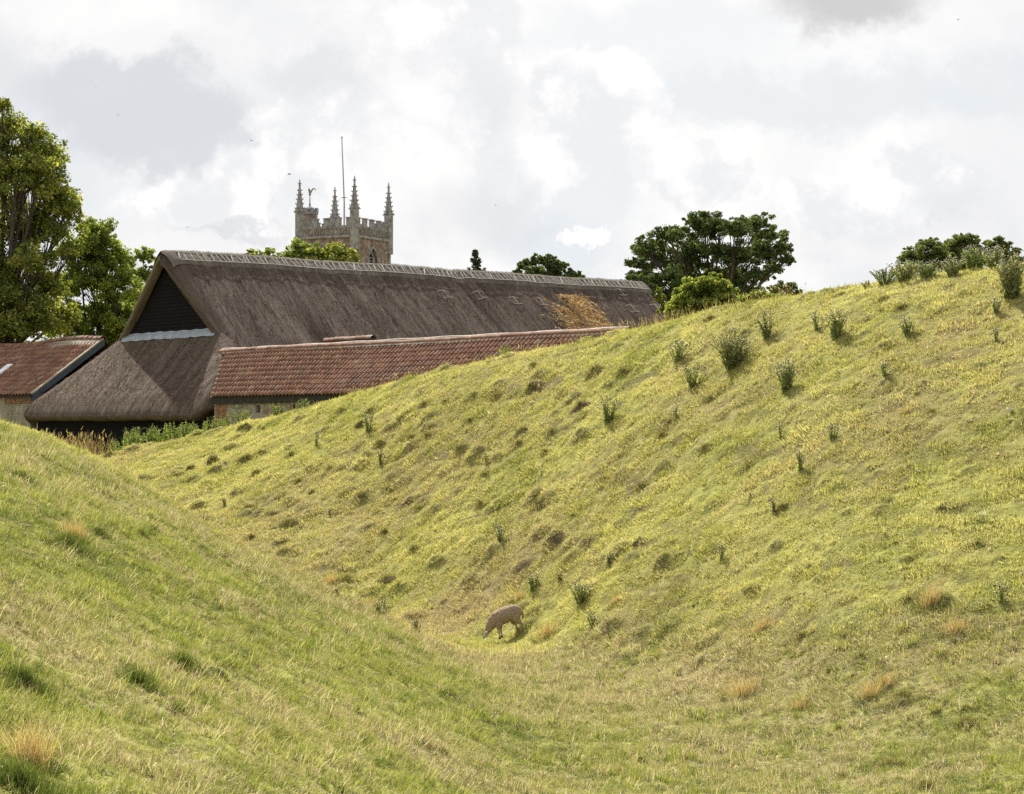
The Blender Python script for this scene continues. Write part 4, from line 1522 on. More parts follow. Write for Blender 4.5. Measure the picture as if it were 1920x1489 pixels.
def make_long_shed():
    e0 = Vector((-13.9, 91.1, 1.38))
    al = Vector((SX, SY, 0)); up = Vector((RX, RY, 0))
    org = e0 - al * 3.0
    length = 28.0
    root = empty('long_shed', org + al * 12 + up * 1.5 + Vector((0, 0, -2.7)), 'low shed with long red clay pantile roof in front of the thatched barn', 'shed')
    inv = Matrix.Translation(-root.location)

    def vis(p):
        q = proj(p)
        return 392 < q[0] < 1150 and q[1] < sky_y(q[0]) - 6
    run, z0, z1 = 2.50, 1.38, 3.58
    upv, nrm, sl = tiled_roof(root, org, al, up, length, run, z0, z1, .27, .335, vis, start=lambda t: 2.9 - 2.75 * t)
    top = org + up * run + Vector((0, 0, z1 - z0))
    half_ridge(root, top + Vector((0, 0, .02)), top + al * length + Vector((0, 0, .02)), 62, .17, M['clay_tile'], sag=.02)
    mb = MB(); mb.quadstrip([[top + al * .4 - upv * .22 + nrm * .085, top - upv * .22 + nrm * .085 + al * length], [top - upv * .10 + nrm * .10, top - upv * .10 + nrm * .10 + al * length],
                             [top + nrm * .08, top + nrm * .08 + al * length]])
    o = mb.build('mortar_bed', M['mortar'], root); o.matrix_parent_inverse = inv
    # wire-thin lead strip lying on the crest of the ridge
    mb = MB(); n = 60
    mb.tube([top + al * (length * k / n) + Vector((0, 0, .165 + .012 * math.sin(k * .9))) for k in range(n + 1)], [.022] * (n + 1), 4)
    o = mb.build('ridge_strip', M['hazel'], root); o.matrix_parent_inverse = inv
    # fascia, wall
    f0 = org + up * .10 + al * 2.95
    mb = MB(); mb.hexa([f0 + Vector((0, 0, -.34)), f0 + al * (length - 3) + Vector((0, 0, -.34)), f0 + al * (length - 3) + up * .08 + Vector((0, 0, -.34)), f0 + up * .08 + Vector((0, 0, -.34)),
                        f0 + Vector((0, 0, -.02)), f0 + al * (length - 3) + Vector((0, 0, -.02)), f0 + al * (length - 3) + up * .08 + Vector((0, 0, -.02)), f0 + up * .08 + Vector((0, 0, -.02))])
    o = mb.build('fascia_board', M['fascia'], root); o.matrix_parent_inverse = inv
    w0 = org + up * .26 + al * 2.9; w0.z = 0
    # openings at their place in the photograph

    def s_at(px):
        k = (px - 960) / FPX
        return (k * w0.y - w0.x) / (al.x - k * al.y)
    holes = []
    for px in (484, 549):
        s = s_at(px); holes.append((s - .17, s + .17, .62, .97))
    # backing with the two slits left open
    spans = [0, holes[0][0], holes[0][1], holes[1][0], holes[1][1], length - 2.9]
    mb = MB()
    for k in range(5):
        if k % 2 == 0:
            zz = [(-2.2, 1.10)]
        else:
            zz = [(-2.2, .62), (.97, 1.10)]
        for (za, zb_) in zz:
            a, b = w0 + al * spans[k], w0 + al * spans[k + 1]
            mb.hexa([a + Vector((0, 0, za)), b + Vector((0, 0, za)), b + up * .3 + Vector((0, 0, za)), a + up * .3 + Vector((0, 0, za)),
                     a + Vector((0, 0, zb_)), b + Vector((0, 0, zb_)), b + up * .3 + Vector((0, 0, zb_)), a + up * .3 + Vector((0, 0, zb_))])
    o = mb.build('wall', M['mortar'], root); o.matrix_parent_inverse = inv
    for h in holes:
        a, b = w0 + al * h[0] + up * .2, w0 + al * h[1] + up * .2
        mb = MB(); mb.hexa([a + Vector((0, 0, h[2])), b + Vector((0, 0, h[2])), b + up * .08 + Vector((0, 0, h[2])), a + up * .08 + Vector((0, 0, h[2])),
                            a + Vector((0, 0, h[3])), b + Vector((0, 0, h[3])), b + up * .08 + Vector((0, 0, h[3])), a + up * .08 + Vector((0, 0, h[3]))])
        o = mb.build('window', M['inner_dark'], root); o.matrix_parent_inverse = inv
    sb = s_at(427)
    masonry(root, w0 + al * .05, al, sb - .05, -.3, 1.08, .085, .24, M['red_brick'], 'brick', .015, 3, jitter=.08)
    hs = [(h[0] - sb - .02, h[1] - sb - .02, h[2], h[3]) for h in holes]
    masonry(root, w0 + al * (sb + .02), al, s_at(648) - sb, -.1, 1.08, .24, .40, M['rubble_stone'], 'stone', .02, 9, holes=hs)
    return root


make_long_shed()

# the little tiled hood standing over the long shed's ridge
al = Vector((SX, SY, 0)); up = Vector((RX, RY, 0))
e = Vector(B(-.15, 13.7, 3.90))
root = empty('small_tiled_hood', e - Vector((0, 0, .6)), 'short row of weathered half round tiles just above the long red roof ridge', 'roof')
inv = Matrix.Translation(-root.location)
mb = MB()
a = e - Vector((0, 0, .45)) - up * .05; L_ = 3.6
mb.hexa([a, a + al * L_, a + al * L_ + up * .3, a + up * .3, a + Vector((0, 0, .47)), a + al * L_ + Vector((0, 0, .44)),
         a + al * L_ + up * .3 + Vector((0, 0, .44)), a + up * .3 + Vector((0, 0, .47))])
o = mb.build('mortar_bed', M['tile_backing'], root); o.matrix_parent_inverse = inv
half_ridge(root, e + up * .1 + Vector((0, 0, .0)), e + al * 3.6 + up * .1 + Vector((0, 0, .0)), 9, .17, M['clay_tile'])


def make_left_shed():
    al = Vector((-SX, -SY, 0)); up = Vector((RX, RY, 0))
    org = Vector(AT(60, 740, 106)); z0 = org.z
    run = 4.3
    z1 = z0 + 3.08
    length = 19.0
    root = empty('left_shed', org + al * 5 + up * 2 - Vector((0, 0, 3)), 'outbuilding with mottled dark red tiled roof left of the thatched hip', 'shed')
    inv = Matrix.Translation(-root.location)

    def vis(p):
        q = proj(p)
        return -12 < q[0] < 200
    upv, nrm, sl = tiled_roof(root, org + al * .12, al, up, length, run, z0, z1, .36, .44, vis)
    top = org + up * run + Vector((0, 0, z1 - z0))
    half_ridge(root, top + Vector((0, 0, .04)), top + al * length + Vector((0, 0, .04)), 38, .22, M['clay_tile'], sag=.10)
    n = 50
    rows = []
    for (k, h) in ((.62, .05), (.45, .10), (.1, .12)):
        rows.append([top - upv * (k + .05 * math.sin(i * .7)) + nrm * h + al * (length * i / n) + Vector((0, 0, .10 * math.sin(i / n * math.pi * 3) - .02)) for i in range(n + 1)])
    mb = MB(); mb.quadstrip(rows)
    o = mb.build('mortar_bed', M['mortar'], root, smooth=True); o.matrix_parent_inverse = inv
    # verge: pale mortar strip over a blue-black bargeboard
    v0 = org - al * .10
    mb = MB(); mb.hexa([v0 + nrm * .02, v0 + al * .17 + nrm * .02, v0 + al * .17 + nrm * .02 + upv * sl, v0 + nrm * .02 + upv * sl,
                        v0 + nrm * .10, v0 + al * .17 + nrm * .10, v0 + al * .17 + nrm * .10 + upv * sl, v0 + nrm * .10 + upv * sl])
    o = mb.build('verge_mortar', M['mortar'], root); o.matrix_parent_inverse = inv
    mb = MB(); q = v0 - al * .04
    mb.hexa([q - Vector((0, 0, .32)), q + al * .05 - Vector((0, 0, .32)), q + al * .05 + upv * sl - Vector((0, 0, .32)), q + upv * sl - Vector((0, 0, .32)),
             q + Vector((0, 0, .0)), q + al * .05 + Vector((0, 0, .0)), q + al * .05 + upv * sl, q + upv * sl])
    o = mb.build('bargeboard', M['bargeboard'], root); o.matrix_parent_inverse = inv
    # gutter and eave
    mb = MB(); g = org + Vector((0, 0, -.10)) - up * .03
    mb.tube([g, g + al * length], [.05, .05], 6)
    o = mb.build('gutter', M['fascia'], root); o.matrix_parent_inverse = inv
    w0 = org + up * .22 + al * .25; w0.z = 0
    mb = MB()
    mb.hexa([w0 + Vector((0, 0, -2.5)), w0 + al * length + Vector((0, 0, -2.5)), w0 + al * length + up * 8 + Vector((0, 0, -2.5)), w0 + up * 8 + Vector((0, 0, -2.5)),
             w0 + Vector((0, 0, z0 - .06)), w0 + al * length + Vector((0, 0, z0 - .06)), w0 + al * length + up * 8 + Vector((0, 0, z0 - .06)), w0 + up * 8 + Vector((0, 0, z0 - .06))])
    o = mb.build('wall', M['mortar'], root); o.matrix_parent_inverse = inv
    masonry(root, w0, al, 3.4, z0 - .50, z0 - .1, .085, .23, M['red_brick'], 'brick', .02, 13, jitter=.08)
    masonry(root, w0, al, 3.6, -1.3, z0 - .51, .27, .36, M['rubble_stone'], 'stone', .02, 19, jitter=.42)
    mb = MB(); mb.box(w0 + Vector((-.05, -.1, z0 - 1.0)) - al * .15, .28, .12, 1.9); o = mb.build('corner_post', M['bargeboard'], root); o.matrix_parent_inverse = inv
    # roof light: a pale sheet up the slope
    s0 = None
    best = None
    for s in np.arange(2, 16, .1):
        for t in np.arange(.3, sl, .1):
            q = proj(org + al * s + upv * t)
            e2 = (q[0] - 27) ** 2 + (q[1] - 687) ** 2
            if best is None or e2 < best[0]: best = (e2, s, t)
    _, s, t = best
    a = org + al * s + upv * t + nrm * .13
    mb = MB()
    w_, l_ = .62, 3.4
    c1, c2, c3, c4 = a, a + al * w_, a + al * w_ - upv * l_, a - upv * l_
    mb.hexa([c4 - nrm * .05, c3 - nrm * .05, c2 - nrm * .05, c1 - nrm * .05, c4 + nrm * .03, c3 + nrm * .03, c2 + nrm * .03, c1 + nrm * .03])
    o = mb.build('roof_light', M['skylight_sheet'], root); o.matrix_parent_inverse = inv
    return root


make_left_shed()


# ------------------------------------------------------------------ the church tower
def make_tower():
    ph = math.radians(27.7); a = 6.24
    N = Vector(((665 - 960) / FPX * 180, 180, 0))
    dl = Vector((-math.cos(ph), math.sin(ph), 0)); dr_ = Vector((math.sin(ph), math.cos(ph), 0))
    root = empty('church_tower', N + (dl + dr_) * a / 2 + Vector((0, 0, -1.3)), 'red stone church tower with battlements and four crocketed corner pinnacles', 'church tower')
    inv = Matrix.Translation(-root.location)

    def P3(s, t, z): return N + dl * s + dr_ * t + Vector((0, 0, z))

    def bx(mb, s0, s1, t0, t1, z0, z1):
        mb.hexa([P3(s0, t0, z0), P3(s0, t1, z0), P3(s1, t1, z0), P3(s1, t0, z0), P3(s0, t0, z1), P3(s0, t1, z1), P3(s1, t1, z1), P3(s1, t0, z1)])

    def fin(mb, name, m, **k):
        o = mb.build(name, M[m], root, **k); o.matrix_parent_inverse = inv; return o
    zs = 17.40          # string course
    # belfry walls, with a real recess for each window: wall built round the openings
    wz0, wz1, hw = 12.8, 15.65, .84

    def wall_face(side):
        mb = MB()
        T_ = .7
        c = a / 2
        if side == 'r': f = lambda s, t, z: P3(t, s, z)      # along dr at s=0
        else: f = lambda s, t, z: P3(s, t, z)

        def pc(s0, s1, z0, z1):
            mb.hexa([f(s0, 0, z0), f(s1, 0, z0), f(s1, T_, z0), f(s0, T_, z0), f(s0, 0, z1), f(s1, 0, z1), f(s1, T_, z1), f(s0, T_, z1)])
        pc(T_ if side == 'r' else 0, c - hw, -1.3, zs); pc(c + hw, a, -1.3, zs)
        pc(c - hw, c + hw, -1.3, wz0)
        # pointed arch head in steps
        n = 7
        for k in range(n):
            x0 = hw * (k / n); x1 = hw * ((k + 1) / n)
            zh = wz1 + .95 * (1 - ((x1) / hw) ** 1.7)
            for sg in (-1, 1):
                pc(min(c + sg * x0, c + sg * x1), max(c + sg * x0, c + sg * x1), zh, zs)
        fin(mb, 'wall', 'church_rubble')
        # moulded surround and tracery
        mb = MB()
        for sg in (-1, 1):
            pts = [f(c + sg * hw, -.03, wz0)] + [f(c + sg * hw * (1 - k / 8), -.03, wz1 + .95 * (1 - (1 - k / 8) ** 1.7)) for k in range(0, 9)]
            mb.tube(pts, [.10] * len(pts), 5)
            mb.tube([f(c + sg * hw * .62, .25, wz0), f(c + sg * hw * .62, .25, wz1), f(c, .25, wz1 + .75)], [.13] * 3, 5)
        fin(mb, 'window_surround', 'church_dressing')
        w = MB()
        for sg in (-1, 1): pass
        bm_ = MB(); bm_.hexa([f(c - hw, .5, wz0), f(c + hw, .5, wz0), f(c + hw, .56, wz0), f(c - hw, .56, wz0), f(c - hw, .5, wz1 + 1), f(c + hw, .5, wz1 + 1), f(c + hw, .56, wz1 + 1), f(c - hw, .56, wz1 + 1)])
        win = fin(bm_, 'window', 'inner_dark')
        for k in range(11):
            z = wz0 + .1 + k * .27
            lb = MB(); lb.hexa([f(c - .36, .22, z), f(c + .36, .22, z), f(c + .36, .45, z + .14), f(c - .36, .45, z + .14),
                                f(c - .36, .22, z + .05), f(c + .36, .22, z + .05), f(c + .36, .45, z + .19), f(c - .36, .45, z + .19)])
            lb.build('louvre', M['church_dressing'], win)
    wall_face('r'); wall_face('l')
    mb = MB(); bx(mb, a - .7, a, .7, a, -1.3, zs); bx(mb, .7, a - .7, a - .7, a, -1.3, zs); fin(mb, 'wall', 'church_rubble')
    mb = MB(); bx(mb, .3, a - .3, .3, a - .3, zs - .3, zs + .1); fin(mb, 'roof', 'lead')
    # corner quoins and weathered buttress foot at right
    mb = MB()
    for (s, t) in ((0, 0), (a, 0), (0, a)):
        for k in range(26):
            z = 9.5 + k * .3
            w = .42 if k % 2 else .28
            bx(mb, s - (.04 if s == 0 else w), s + (w if s == 0 else .04), t - (.04 if t == 0 else w), t + (w if t == 0 else .04), z, z + .27)
    fin(mb, 'quoins', 'church_dressing')
    mb = MB(); mb.hexa([P3(-.05, a - .5, 8), P3(-.05, a + 1.0, 8), P3(.7, a + 1.0, 8), P3(.7, a - .5, 8), P3(-.03, a - .5, 13.8), P3(-.03, a + .05, 15.3), P3(.6, a + .05, 15.3), P3(.6, a - .5, 13.8)])
    fin(mb, 'buttress', 'church_rubble')
    # string course
    mb = MB()
    o_ = .14
    for (s0, s1, t0, t1) in ((-o_, a + o_, -o_, .15), (-o_, a + o_, a - .15, a + o_), (-o_, .15, .15, a - .15), (a - .15, a + o_, .15, a - .15)):
        bx(mb, s0, s1, t0, t1, zs - .06, zs + .16)
    fin(mb, 'string_course', 'church_dressing')
    # parapets with merlons, each merlon a part; sunk panels below
    ph0, ph1, ph2 = zs + .16, 18.38, 19.10
    nmer = 4
    for face in range(4):
        def g(s, t, z, face=face):
            return (P3(s, t, z), P3(t, s, z), P3(s, a - t, z), P3(a - t, s, z))[face]

        def gb(mb, s0, s1, t0, t1, z0, z1):
            mb.hexa([g(s0, t0, z0), g(s1, t0, z0), g(s1, t1, z0), g(s0, t1, z0), g(s0, t0, z1), g(s1, t0, z1), g(s1, t1, z1), g(s0, t1, z1)])
        mb = MB(); gb(mb, .36, a - .36, 0, .26, ph0, ph1); fin(mb, 'parapet', 'church_rubble')
        pitch = (a - .7) / (nmer * 2 + 1)
        for k in range(nmer + 1):
            s0 = .35 + (2 * k) * pitch
            if face in (0,) and k == nmer: pass
            mb = MB()
            gb(mb, s0 + (0.0 if k else .02), s0 + pitch * 1.0, .02, .24, ph1, ph2)
            gb(mb, s0 - .04, s0 + pitch + .04, -.03, .29, ph2, ph2 + .10)
            fin(mb, 'merlon', 'church_dressing')
            if k < nmer:
                mb = MB(); gb(mb, s0 + pitch + .04, s0 + 2 * pitch - .04, -.03, .29, ph1, ph1 + .08)
                fin(mb, 'crenel_sill', 'church_dressing')
        # blind panelling
        mb = MB()
        npn = 8
        for k in range(npn + 1):
            s = .4 + (a - .8) * k / npn
            gb(mb, s - .045, s + .045, -.05, 0, ph0, ph1 - .02)
        gb(mb, .4, a - .4, -.05, 0.0, ph1 - .13, ph1 - .01)
        for k in range(npn):
            s = .4 + (a - .8) * (k + .5) / npn
            zc = (ph0 + ph1) / 2 - .02
            for q in range(6):
                a0 = q * math.pi / 3; a1 = (q + 1) * math.pi / 3
                mb.tube([g(s + .2 * math.cos(a0), -.02, zc + .24 * math.sin(a0)), g(s + .2 * math.cos(a1), -.02, zc + .24 * math.sin(a1))], [.035, .035], 4)
        fin(mb, 'panelling', 'church_dressing')
    # four pinnacles: octagonal shafts and crocketed spirelets
    for (s, t, nm) in ((0, 0, 0), (a, 0, 1), (0, a, 2), (a, a, 3)):
        c = P3(s + (.12 if s == 0 else -.12), t + (.12 if t == 0 else -.12), 0)
        mb = MB()
        rad = .42
        ring = [(c.x + rad * math.cos(k * math.pi / 4 + ph + .39), c.y + rad * math.sin(k * math.pi / 4 + ph + .39)) for k in range(8)]
        mb.prism(ring, zs - 1.2 if nm < 3 else zs, 19.95)
        pn = fin(mb, 'pinnacle', 'church_dressing')
        mb = MB()
        ring2 = [(c.x + (p[0] - c.x) * 1.12, c.y + (p[1] - c.y) * 1.12) for p in ring]
        mb.prism(ring2, 19.95, 20.12)
        ring3 = [(c.x + (p[0] - c.x) * .82, c.y + (p[1] - c.y) * .82) for p in ring]
        mb.prism(ring3, 20.12, 22.6, .13)
        # crockets up the four arrises, gablets round the foot
        for lev in range(5):
            f_ = lev / 5
            z = 20.25 + f_ * 2.1
            rr = rad * .82 * (1 - .87 * f_) + .03
            for q in range(4):
                an = q * math.pi / 2 + ph + math.pi / 4
                p = Vector((c.x + rr * math.cos(an), c.y + rr * math.sin(an), z))
                o2 = Vector((math.cos(an), math.sin(an), 0))
                mb.tube([p - o2 * .05, p + o2 * .07 + Vector((0, 0, .02)), p + o2 * .13 + Vector((0, 0, .10))], [.07, .055, .03], 4)
        for q in range(4):
            an = q * math.pi / 2 + ph + math.pi / 4
            o2 = Vector((math.cos(an), math.sin(an), 0))
            p = Vector((c.x, c.y, 19.98)) + o2 * rad
            mb.tube([p, p + o2 * .18 + Vector((0, 0, -.08))], [.09, .05], 4)
        mb.prism([(c.x + .11 * math.cos(k), c.y + .11 * math.sin(k)) for k in range(6)], 22.35, 22.47)
        mb.tube([(c.x - .17, c.y, 22.56), (c.x + .17, c.y, 22.56)], [.05, .05], 4)
        mb.tube([(c.x, c.y, 22.5), (c.x, c.y, 22.78), (c.x, c.y, 22.98)], [.05, .07, .02], 5)
        mb.build('spirelet', M['church_dressing'], pn)
    # stair turret with its own battlements
    c = Vector(((582 - 960) / FPX * 185.6, 185.6, 0))
    mb = MB(); rad = .66
    ring = [(c.x + rad * math.cos(k * math.pi / 4 + .3), c.y + rad * math.sin(k * math.pi / 4 + .3)) for k in range(8)]
    mb.prism(ring, 15, 20.0)
    tu = fin(mb, 'stair_turret', 'church_rubble')
    mb = MB()
    ring = [(c.x + .76 * math.cos(k * math.pi / 4 + .3), c.y + .76 * math.sin(k * math.pi / 4 + .3)) for k in range(8)]
    mb.prism(ring, 19.1, 19.22); mb.prism([(c.x + (p[0] - c.x) * .96, c.y + (p[1] - c.y) * .96) for p in ring], 19.98, 20.18)
    for k in range(8):
        an = k * math.pi / 4 + .3
        Mx = Matrix.Rotation(an + math.pi / 2, 3, 'Z')
        mb.box((c.x + .64 * math.cos(an), c.y + .64 * math.sin(an), 20.36), .32, .16, .40, Mx)
    mb.build('turret_battlement', M['church_dressing'], tu)
    # tall flagpole and the weathercock stand on the tower: things of their own
    p = Vector(((645 - 960) / FPX * 185, 185, 18.0))
    fp = empty('flagpole', p, 'very tall thin grey flagpole rising from the church tower roof', 'flagpole')
    top = AT(641, 260, 185)
    mb = MB(); mb.tube([(0, 0, -.5), (0, 0, 3), ((top.x - p.x), 0, top.z - p.z)], [.085, .075, .045], 8)
    mb.build('pole', M['flag_pole'], fp)
    mb = MB(); mb.tube([((top.x - p.x), 0, top.z - p.z), ((top.x - p.x), 0, top.z - p.z + .10), ((top.x - p.x), 0, top.z - p.z + .22)], [.05, .10, .03], 8)
    mb.build('finial', M['flag_pole'], fp)
    zc = AT(641, 371, 185).z - p.z
    mb = MB(); mb.tube([(-.28, 0, zc), (0, 0, zc + .03), (.25, 0, zc)], [.03, .05, .03], 5); mb.build('cleat', M['iron'], fp)
    mb = MB()
    for (x, y) in ((-.7, -.2), (.75, -.2)):
        mb.tube([(x * .35, 0, zc), (x * 1.1, y, zc - .65)], [.012, .012], 3)
    mb.build('stay', M['iron'], fp)
    wp = Vector((c.x - .08, c.y, 20.18))
    wc = empty('weathercock', wp, 'dark cockerel weather vane on an iron rod above the stair turret', 'weathercock')
    S = 185.6 / FPX
    mb = MB(); mb.tube([(0, 0, 0), (0, 0, 1.25), (0, 0, 2.0)], [.07, .045, .02], 6)
    for (x, y) in ((-.3, 0), (.3, 0), (0, .3), (0, -.3)):
        mb.tube([(x * 1.1, y * 1.1, 0), (0, 0, .95)], [.018, .018], 4)
    mb.build('rod', M['iron'], wc)
    # cockerel outline with thickness, facing left: body, raised head, arched tail
    out_ = [(-.10, 0.02), (.10, .0), (.24, .12), (.30, .32), (.42, .62), (.62, .72), (.80, .60), (.84, .40), (.90, .52), (.86, .76), (.66, .90),
            (.42, .84), (.24, .62), (.12, .42), (.0, .44), (-.04, .64), (-.02, .80), (-.10, .88), (-.16, .76), (-.26, .70), (-.15, .64), (-.18, .36), (-.2, .14)]
    zb = 1.75
    bm = bmesh.new()
    for yy in (-.03, .03):
        bm.faces.new([bm.verts.new((x * .62, yy, zb + z * .62)) for x, z in (out_ if yy > 0 else out_[::-1])])
    bm.verts.ensure_lookup_table(); n = len(out_)
    A_ = bm.verts[:n][::-1]; B_ = bm.verts[n:]
    for k in range(n):
        bm.faces.new([A_[k], A_[(k + 1) % n], B_[(k + 1) % n], B_[k]])
    bmesh.ops.triangulate(bm, faces=[f for f in bm.faces if len(f.verts) > 4])
    me = bpy.data.meshes.new('cockerel'); bm.to_mesh(me); bm.free()
    put('cockerel', me, M['weathercock_metal'], wc)
    mb = MB(); mb.tube([(0, 0, 1.55), (0, 0, 1.66), (0, 0, 1.78)], [.03, .12, .05], 8); mb.build('ball', M['iron'], wc)


make_tower()


# ------------------------------------------------------------------ trees
def leaf_cloud(C, rad, per, size, r, flat=.75, up=.5):
    """C (n,3) clump centres with radii; returns rhombic leaves"""
    n = len(C)
    k = np.repeat(np.arange(n), per)
    N_ = len(k)
    g = r.normal(0, 1, (N_, 3)); g /= np.linalg.norm(g, axis=1)[:, None]
    g *= (r.random(N_) ** .45)[:, None]
    g[:, 2] *= flat
    P0 = C[k] + g * rad[k][:, None]
    nv = r.normal(0, 1, (N_, 3)) + np.array([0, 0, up]) + g * .8
    nv /= np.linalg.norm(nv, axis=1)[:, None]
    t = np.cross(nv, r.normal(0, 1, (N_, 3))); t /= np.linalg.norm(t, axis=1)[:, None] + 1e-9
    b = np.cross(nv, t)
    s = (size * r.uniform(.6, 1.35, N_))[:, None]
    V = np.stack([P0 - t * s * .5, P0 + b * s * .34 - nv * s * .06, P0 + t * s * .5, P0 - b * s * .34 - nv * s * .06], 1).reshape(-1, 3)
    F = np.arange(N_ * 4).reshape(-1, 4)
    ct = r.normal(0, .16, n)
    tone = np.clip(.45 + ct[k] + r.normal(0, .22, N_), 0, 1)
    return V, F, np.repeat(tone, 4)


def make_tree(name, label, cat, d, lobes, base, mat_leaf, seed, leaf=.2, thick=.6, clumps=26, per=60, crad=.26, trunk_r=.45, group=None,
              hang=1.0, up=.5, flat=.75, stem=True):
    """lobes: (px, py, r px) seen at depth d; base: (px, z)"""
    r = np.random.default_rng(seed)
    bx, bz = (base[0] - 960) / FPX * d, base[1]
    root = empty(name, (bx, d, bz), label, cat, group)
    o0 = np.array([bx, d, bz])
    C, R_ = [], []
    LC = []
    lobes = [(a_, b_ + .12 * c_, c_ * 1.12) for (a_, b_, c_) in lobes]; clumps = int(clumps * 1.5); crad *= .88; leaf *= .74; per = int(per * 1.3)
    allp = np.array([l[0] for l in lobes]); spread = (allp.max() - allp.min() + 60) / FPX * d
    for (px, py, rp) in lobes:
        c = np.array(AT(px, py, d)); rr = rp * d / FPX
        c = c + np.array([0, r.normal(0, spread * .16 * thick), 0])
        c[0] *= c[1] / d; c[2] *= c[1] / d
        LC.append((c, rr))
        n = max(4, int(clumps * r.uniform(.8, 1.2)))
        g = r.normal(0, 1, (n, 3)); g /= np.linalg.norm(g, axis=1)[:, None]
        g[:, 2] = np.where(g[:, 2] < -.35, -g[:, 2] * .8, g[:, 2])
        rad = r.uniform(.25, 1.22, n) ** .8
        C.append(c + g * (rad * rr)[:, None] * np.array([1, 1.15, .92]))
        R_.append(np.full(n, rr * crad) * r.uniform(.5, 1.6, n))
    Cc = np.concatenate(C); Rc = np.concatenate(R_)
    per_arr = np.maximum((per * (Rc / Rc.mean()) ** 1.6).astype(int), 8)
    V, F, tn = leaf_cloud2(Cc, Rc, per_arr, leaf, r, flat, up)
    me = fast_mesh('crown', V - o0, F, {'tone': ('POINT', 'FLOAT', tn)})
    put('crown', me, M[mat_leaf], root)
    if not stem: return root
    # trunk and limbs
    mb = MB()
    zt = min(l[0][2] - l[1] * .3 for l in LC)
    hc = np.mean([l[0] for l in LC], axis=0) - o0
    fork = Vector((hc[0] * .25, hc[1] * .25, max((zt - bz) * .9, (hc[2]) * .35)))
    mb.tube([(0, 0, -.3), tuple(fork * .5), tuple(fork)], [trunk_r * 1.25, trunk_r, trunk_r * .85], 9)
    mb.build('trunk', M['bark'], root, smooth=True)
    mb = MB()
    k0 = 0
    for i, (c, rr) in enumerate(LC):
        e = Vector(c - o0); s = fork * random.uniform(.75, 1.0)
        m1 = s.lerp(e, .45) + Vector((r.normal(0, rr * .2), r.normal(0, rr * .2), rr * .25))
        tr = trunk_r * .24 * min(1.3, rr / 2.2 + .35)
        mb.tube([s, m1, e], [tr, tr * .65, tr * .38], 6, cap=False)
        for cc in C[i][::2]:
            q = Vector(cc - o0)
            st = m1.lerp(e, random.uniform(.3, 1))
            mm = st.lerp(q, .5) + Vector((r.normal(0, rr * .08), r.normal(0, rr * .08), rr * .05))
            mb.tube([st, mm, q], [tr * .25, tr * .16, tr * .07], 4, cap=False)
    mb.build('limbs', M['bark'], root)
    return root


def leaf_cloud2(C, rad, per, size, r, flat, up):
    n = len(C)
    k = np.repeat(np.arange(n), per)
    N_ = len(k)
    g = r.normal(0, 1, (N_, 3)); g /= np.linalg.norm(g, axis=1)[:, None]
    g *= (r.random(N_) ** .5)[:, None]
    g[:, 2] *= flat
    P0 = C[k] + g * rad[k][:, None]
    nv = r.normal(0, 1, (N_, 3)) * .8 + np.array([0, 0, up]) + g * .9
    nv /= np.linalg.norm(nv, axis=1)[:, None]
    t = np.cross(nv, r.normal(0, 1, (N_, 3))); t /= np.linalg.norm(t, axis=1)[:, None] + 1e-9
    b = np.cross(nv, t)
    s = (size * r.uniform(.6, 1.35, N_))[:, None]
    V = np.stack([P0 - t * s * .5, P0 + b * s * .36 - nv * s * .06, P0 + t * s * .5, P0 - b * s * .36 - nv * s * .06], 1).reshape(-1, 3)
    ct = r.normal(0, .14, n)
    tone = np.clip(.45 + ct[k] + r.normal(0, .22, N_), 0, 1)
    return V, np.arange(N_ * 4).reshape(-1, 4), np.repeat(tone, 4)


# tall lime at the left edge
lobes = [(15, 245, 42), (-40, 290, 60), (55, 285, 48), (95, 300, 36), (30, 340, 60), (95, 370, 48), (122, 400, 30), (-50, 400, 80), (40, 430, 55), (110, 440, 38),
         (0, 500, 60), (60, 500, 42), (-60, 540, 80), (30, 560, 50), (85, 540, 36), (10, 620, 55), (75, 605, 42), (-60, 640, 80), (120, 590, 34), (-130, 480, 90), (-120, 330, 80),
         (135, 470, 20), (60, 250, 18), (75, 330, 40), (5, 200, 16)]
make_tree('lime_tree', 'tallest tree at the left edge, sunlit yellow green with dark gaps in its crown', 'tree', 124, lobes, (-10, -1.3), 'lime_leaves', 1,
          leaf=.27, clumps=30, per=54, crad=.30, trunk_r=.7)
lobes = [(180, 445, 34), (150, 480, 38), (205, 480, 36), (170, 530, 48), (225, 540, 36), (120, 540, 30), (195, 590, 48), (135, 610, 38), (235, 600, 30), (160, 650, 40), (220, 500, 22), (212, 636, 26), (228, 625, 20), (196, 648, 26)]
make_tree('lime_tree', 'rounded sunlit tree between the tall left tree and the thatched gable', 'tree', 132, lobes, (180, -1.3), 'young_leaves', 2,
          leaf=.25, clumps=30, per=60, crad=.30, trunk_r=.45)
lobes = [(270, 485, 20), (250, 515, 24), (285, 520, 22), (262, 560, 30), (245, 590, 26), (232, 620, 24)]
make_tree('young_tree', 'small pale green tree tip touching the left slope of the thatched gable', 'tree', 140, lobes, (262, -1.3), 'young_leaves', 3,
          leaf=.24, clumps=26, per=45, crad=.28, trunk_r=.25)
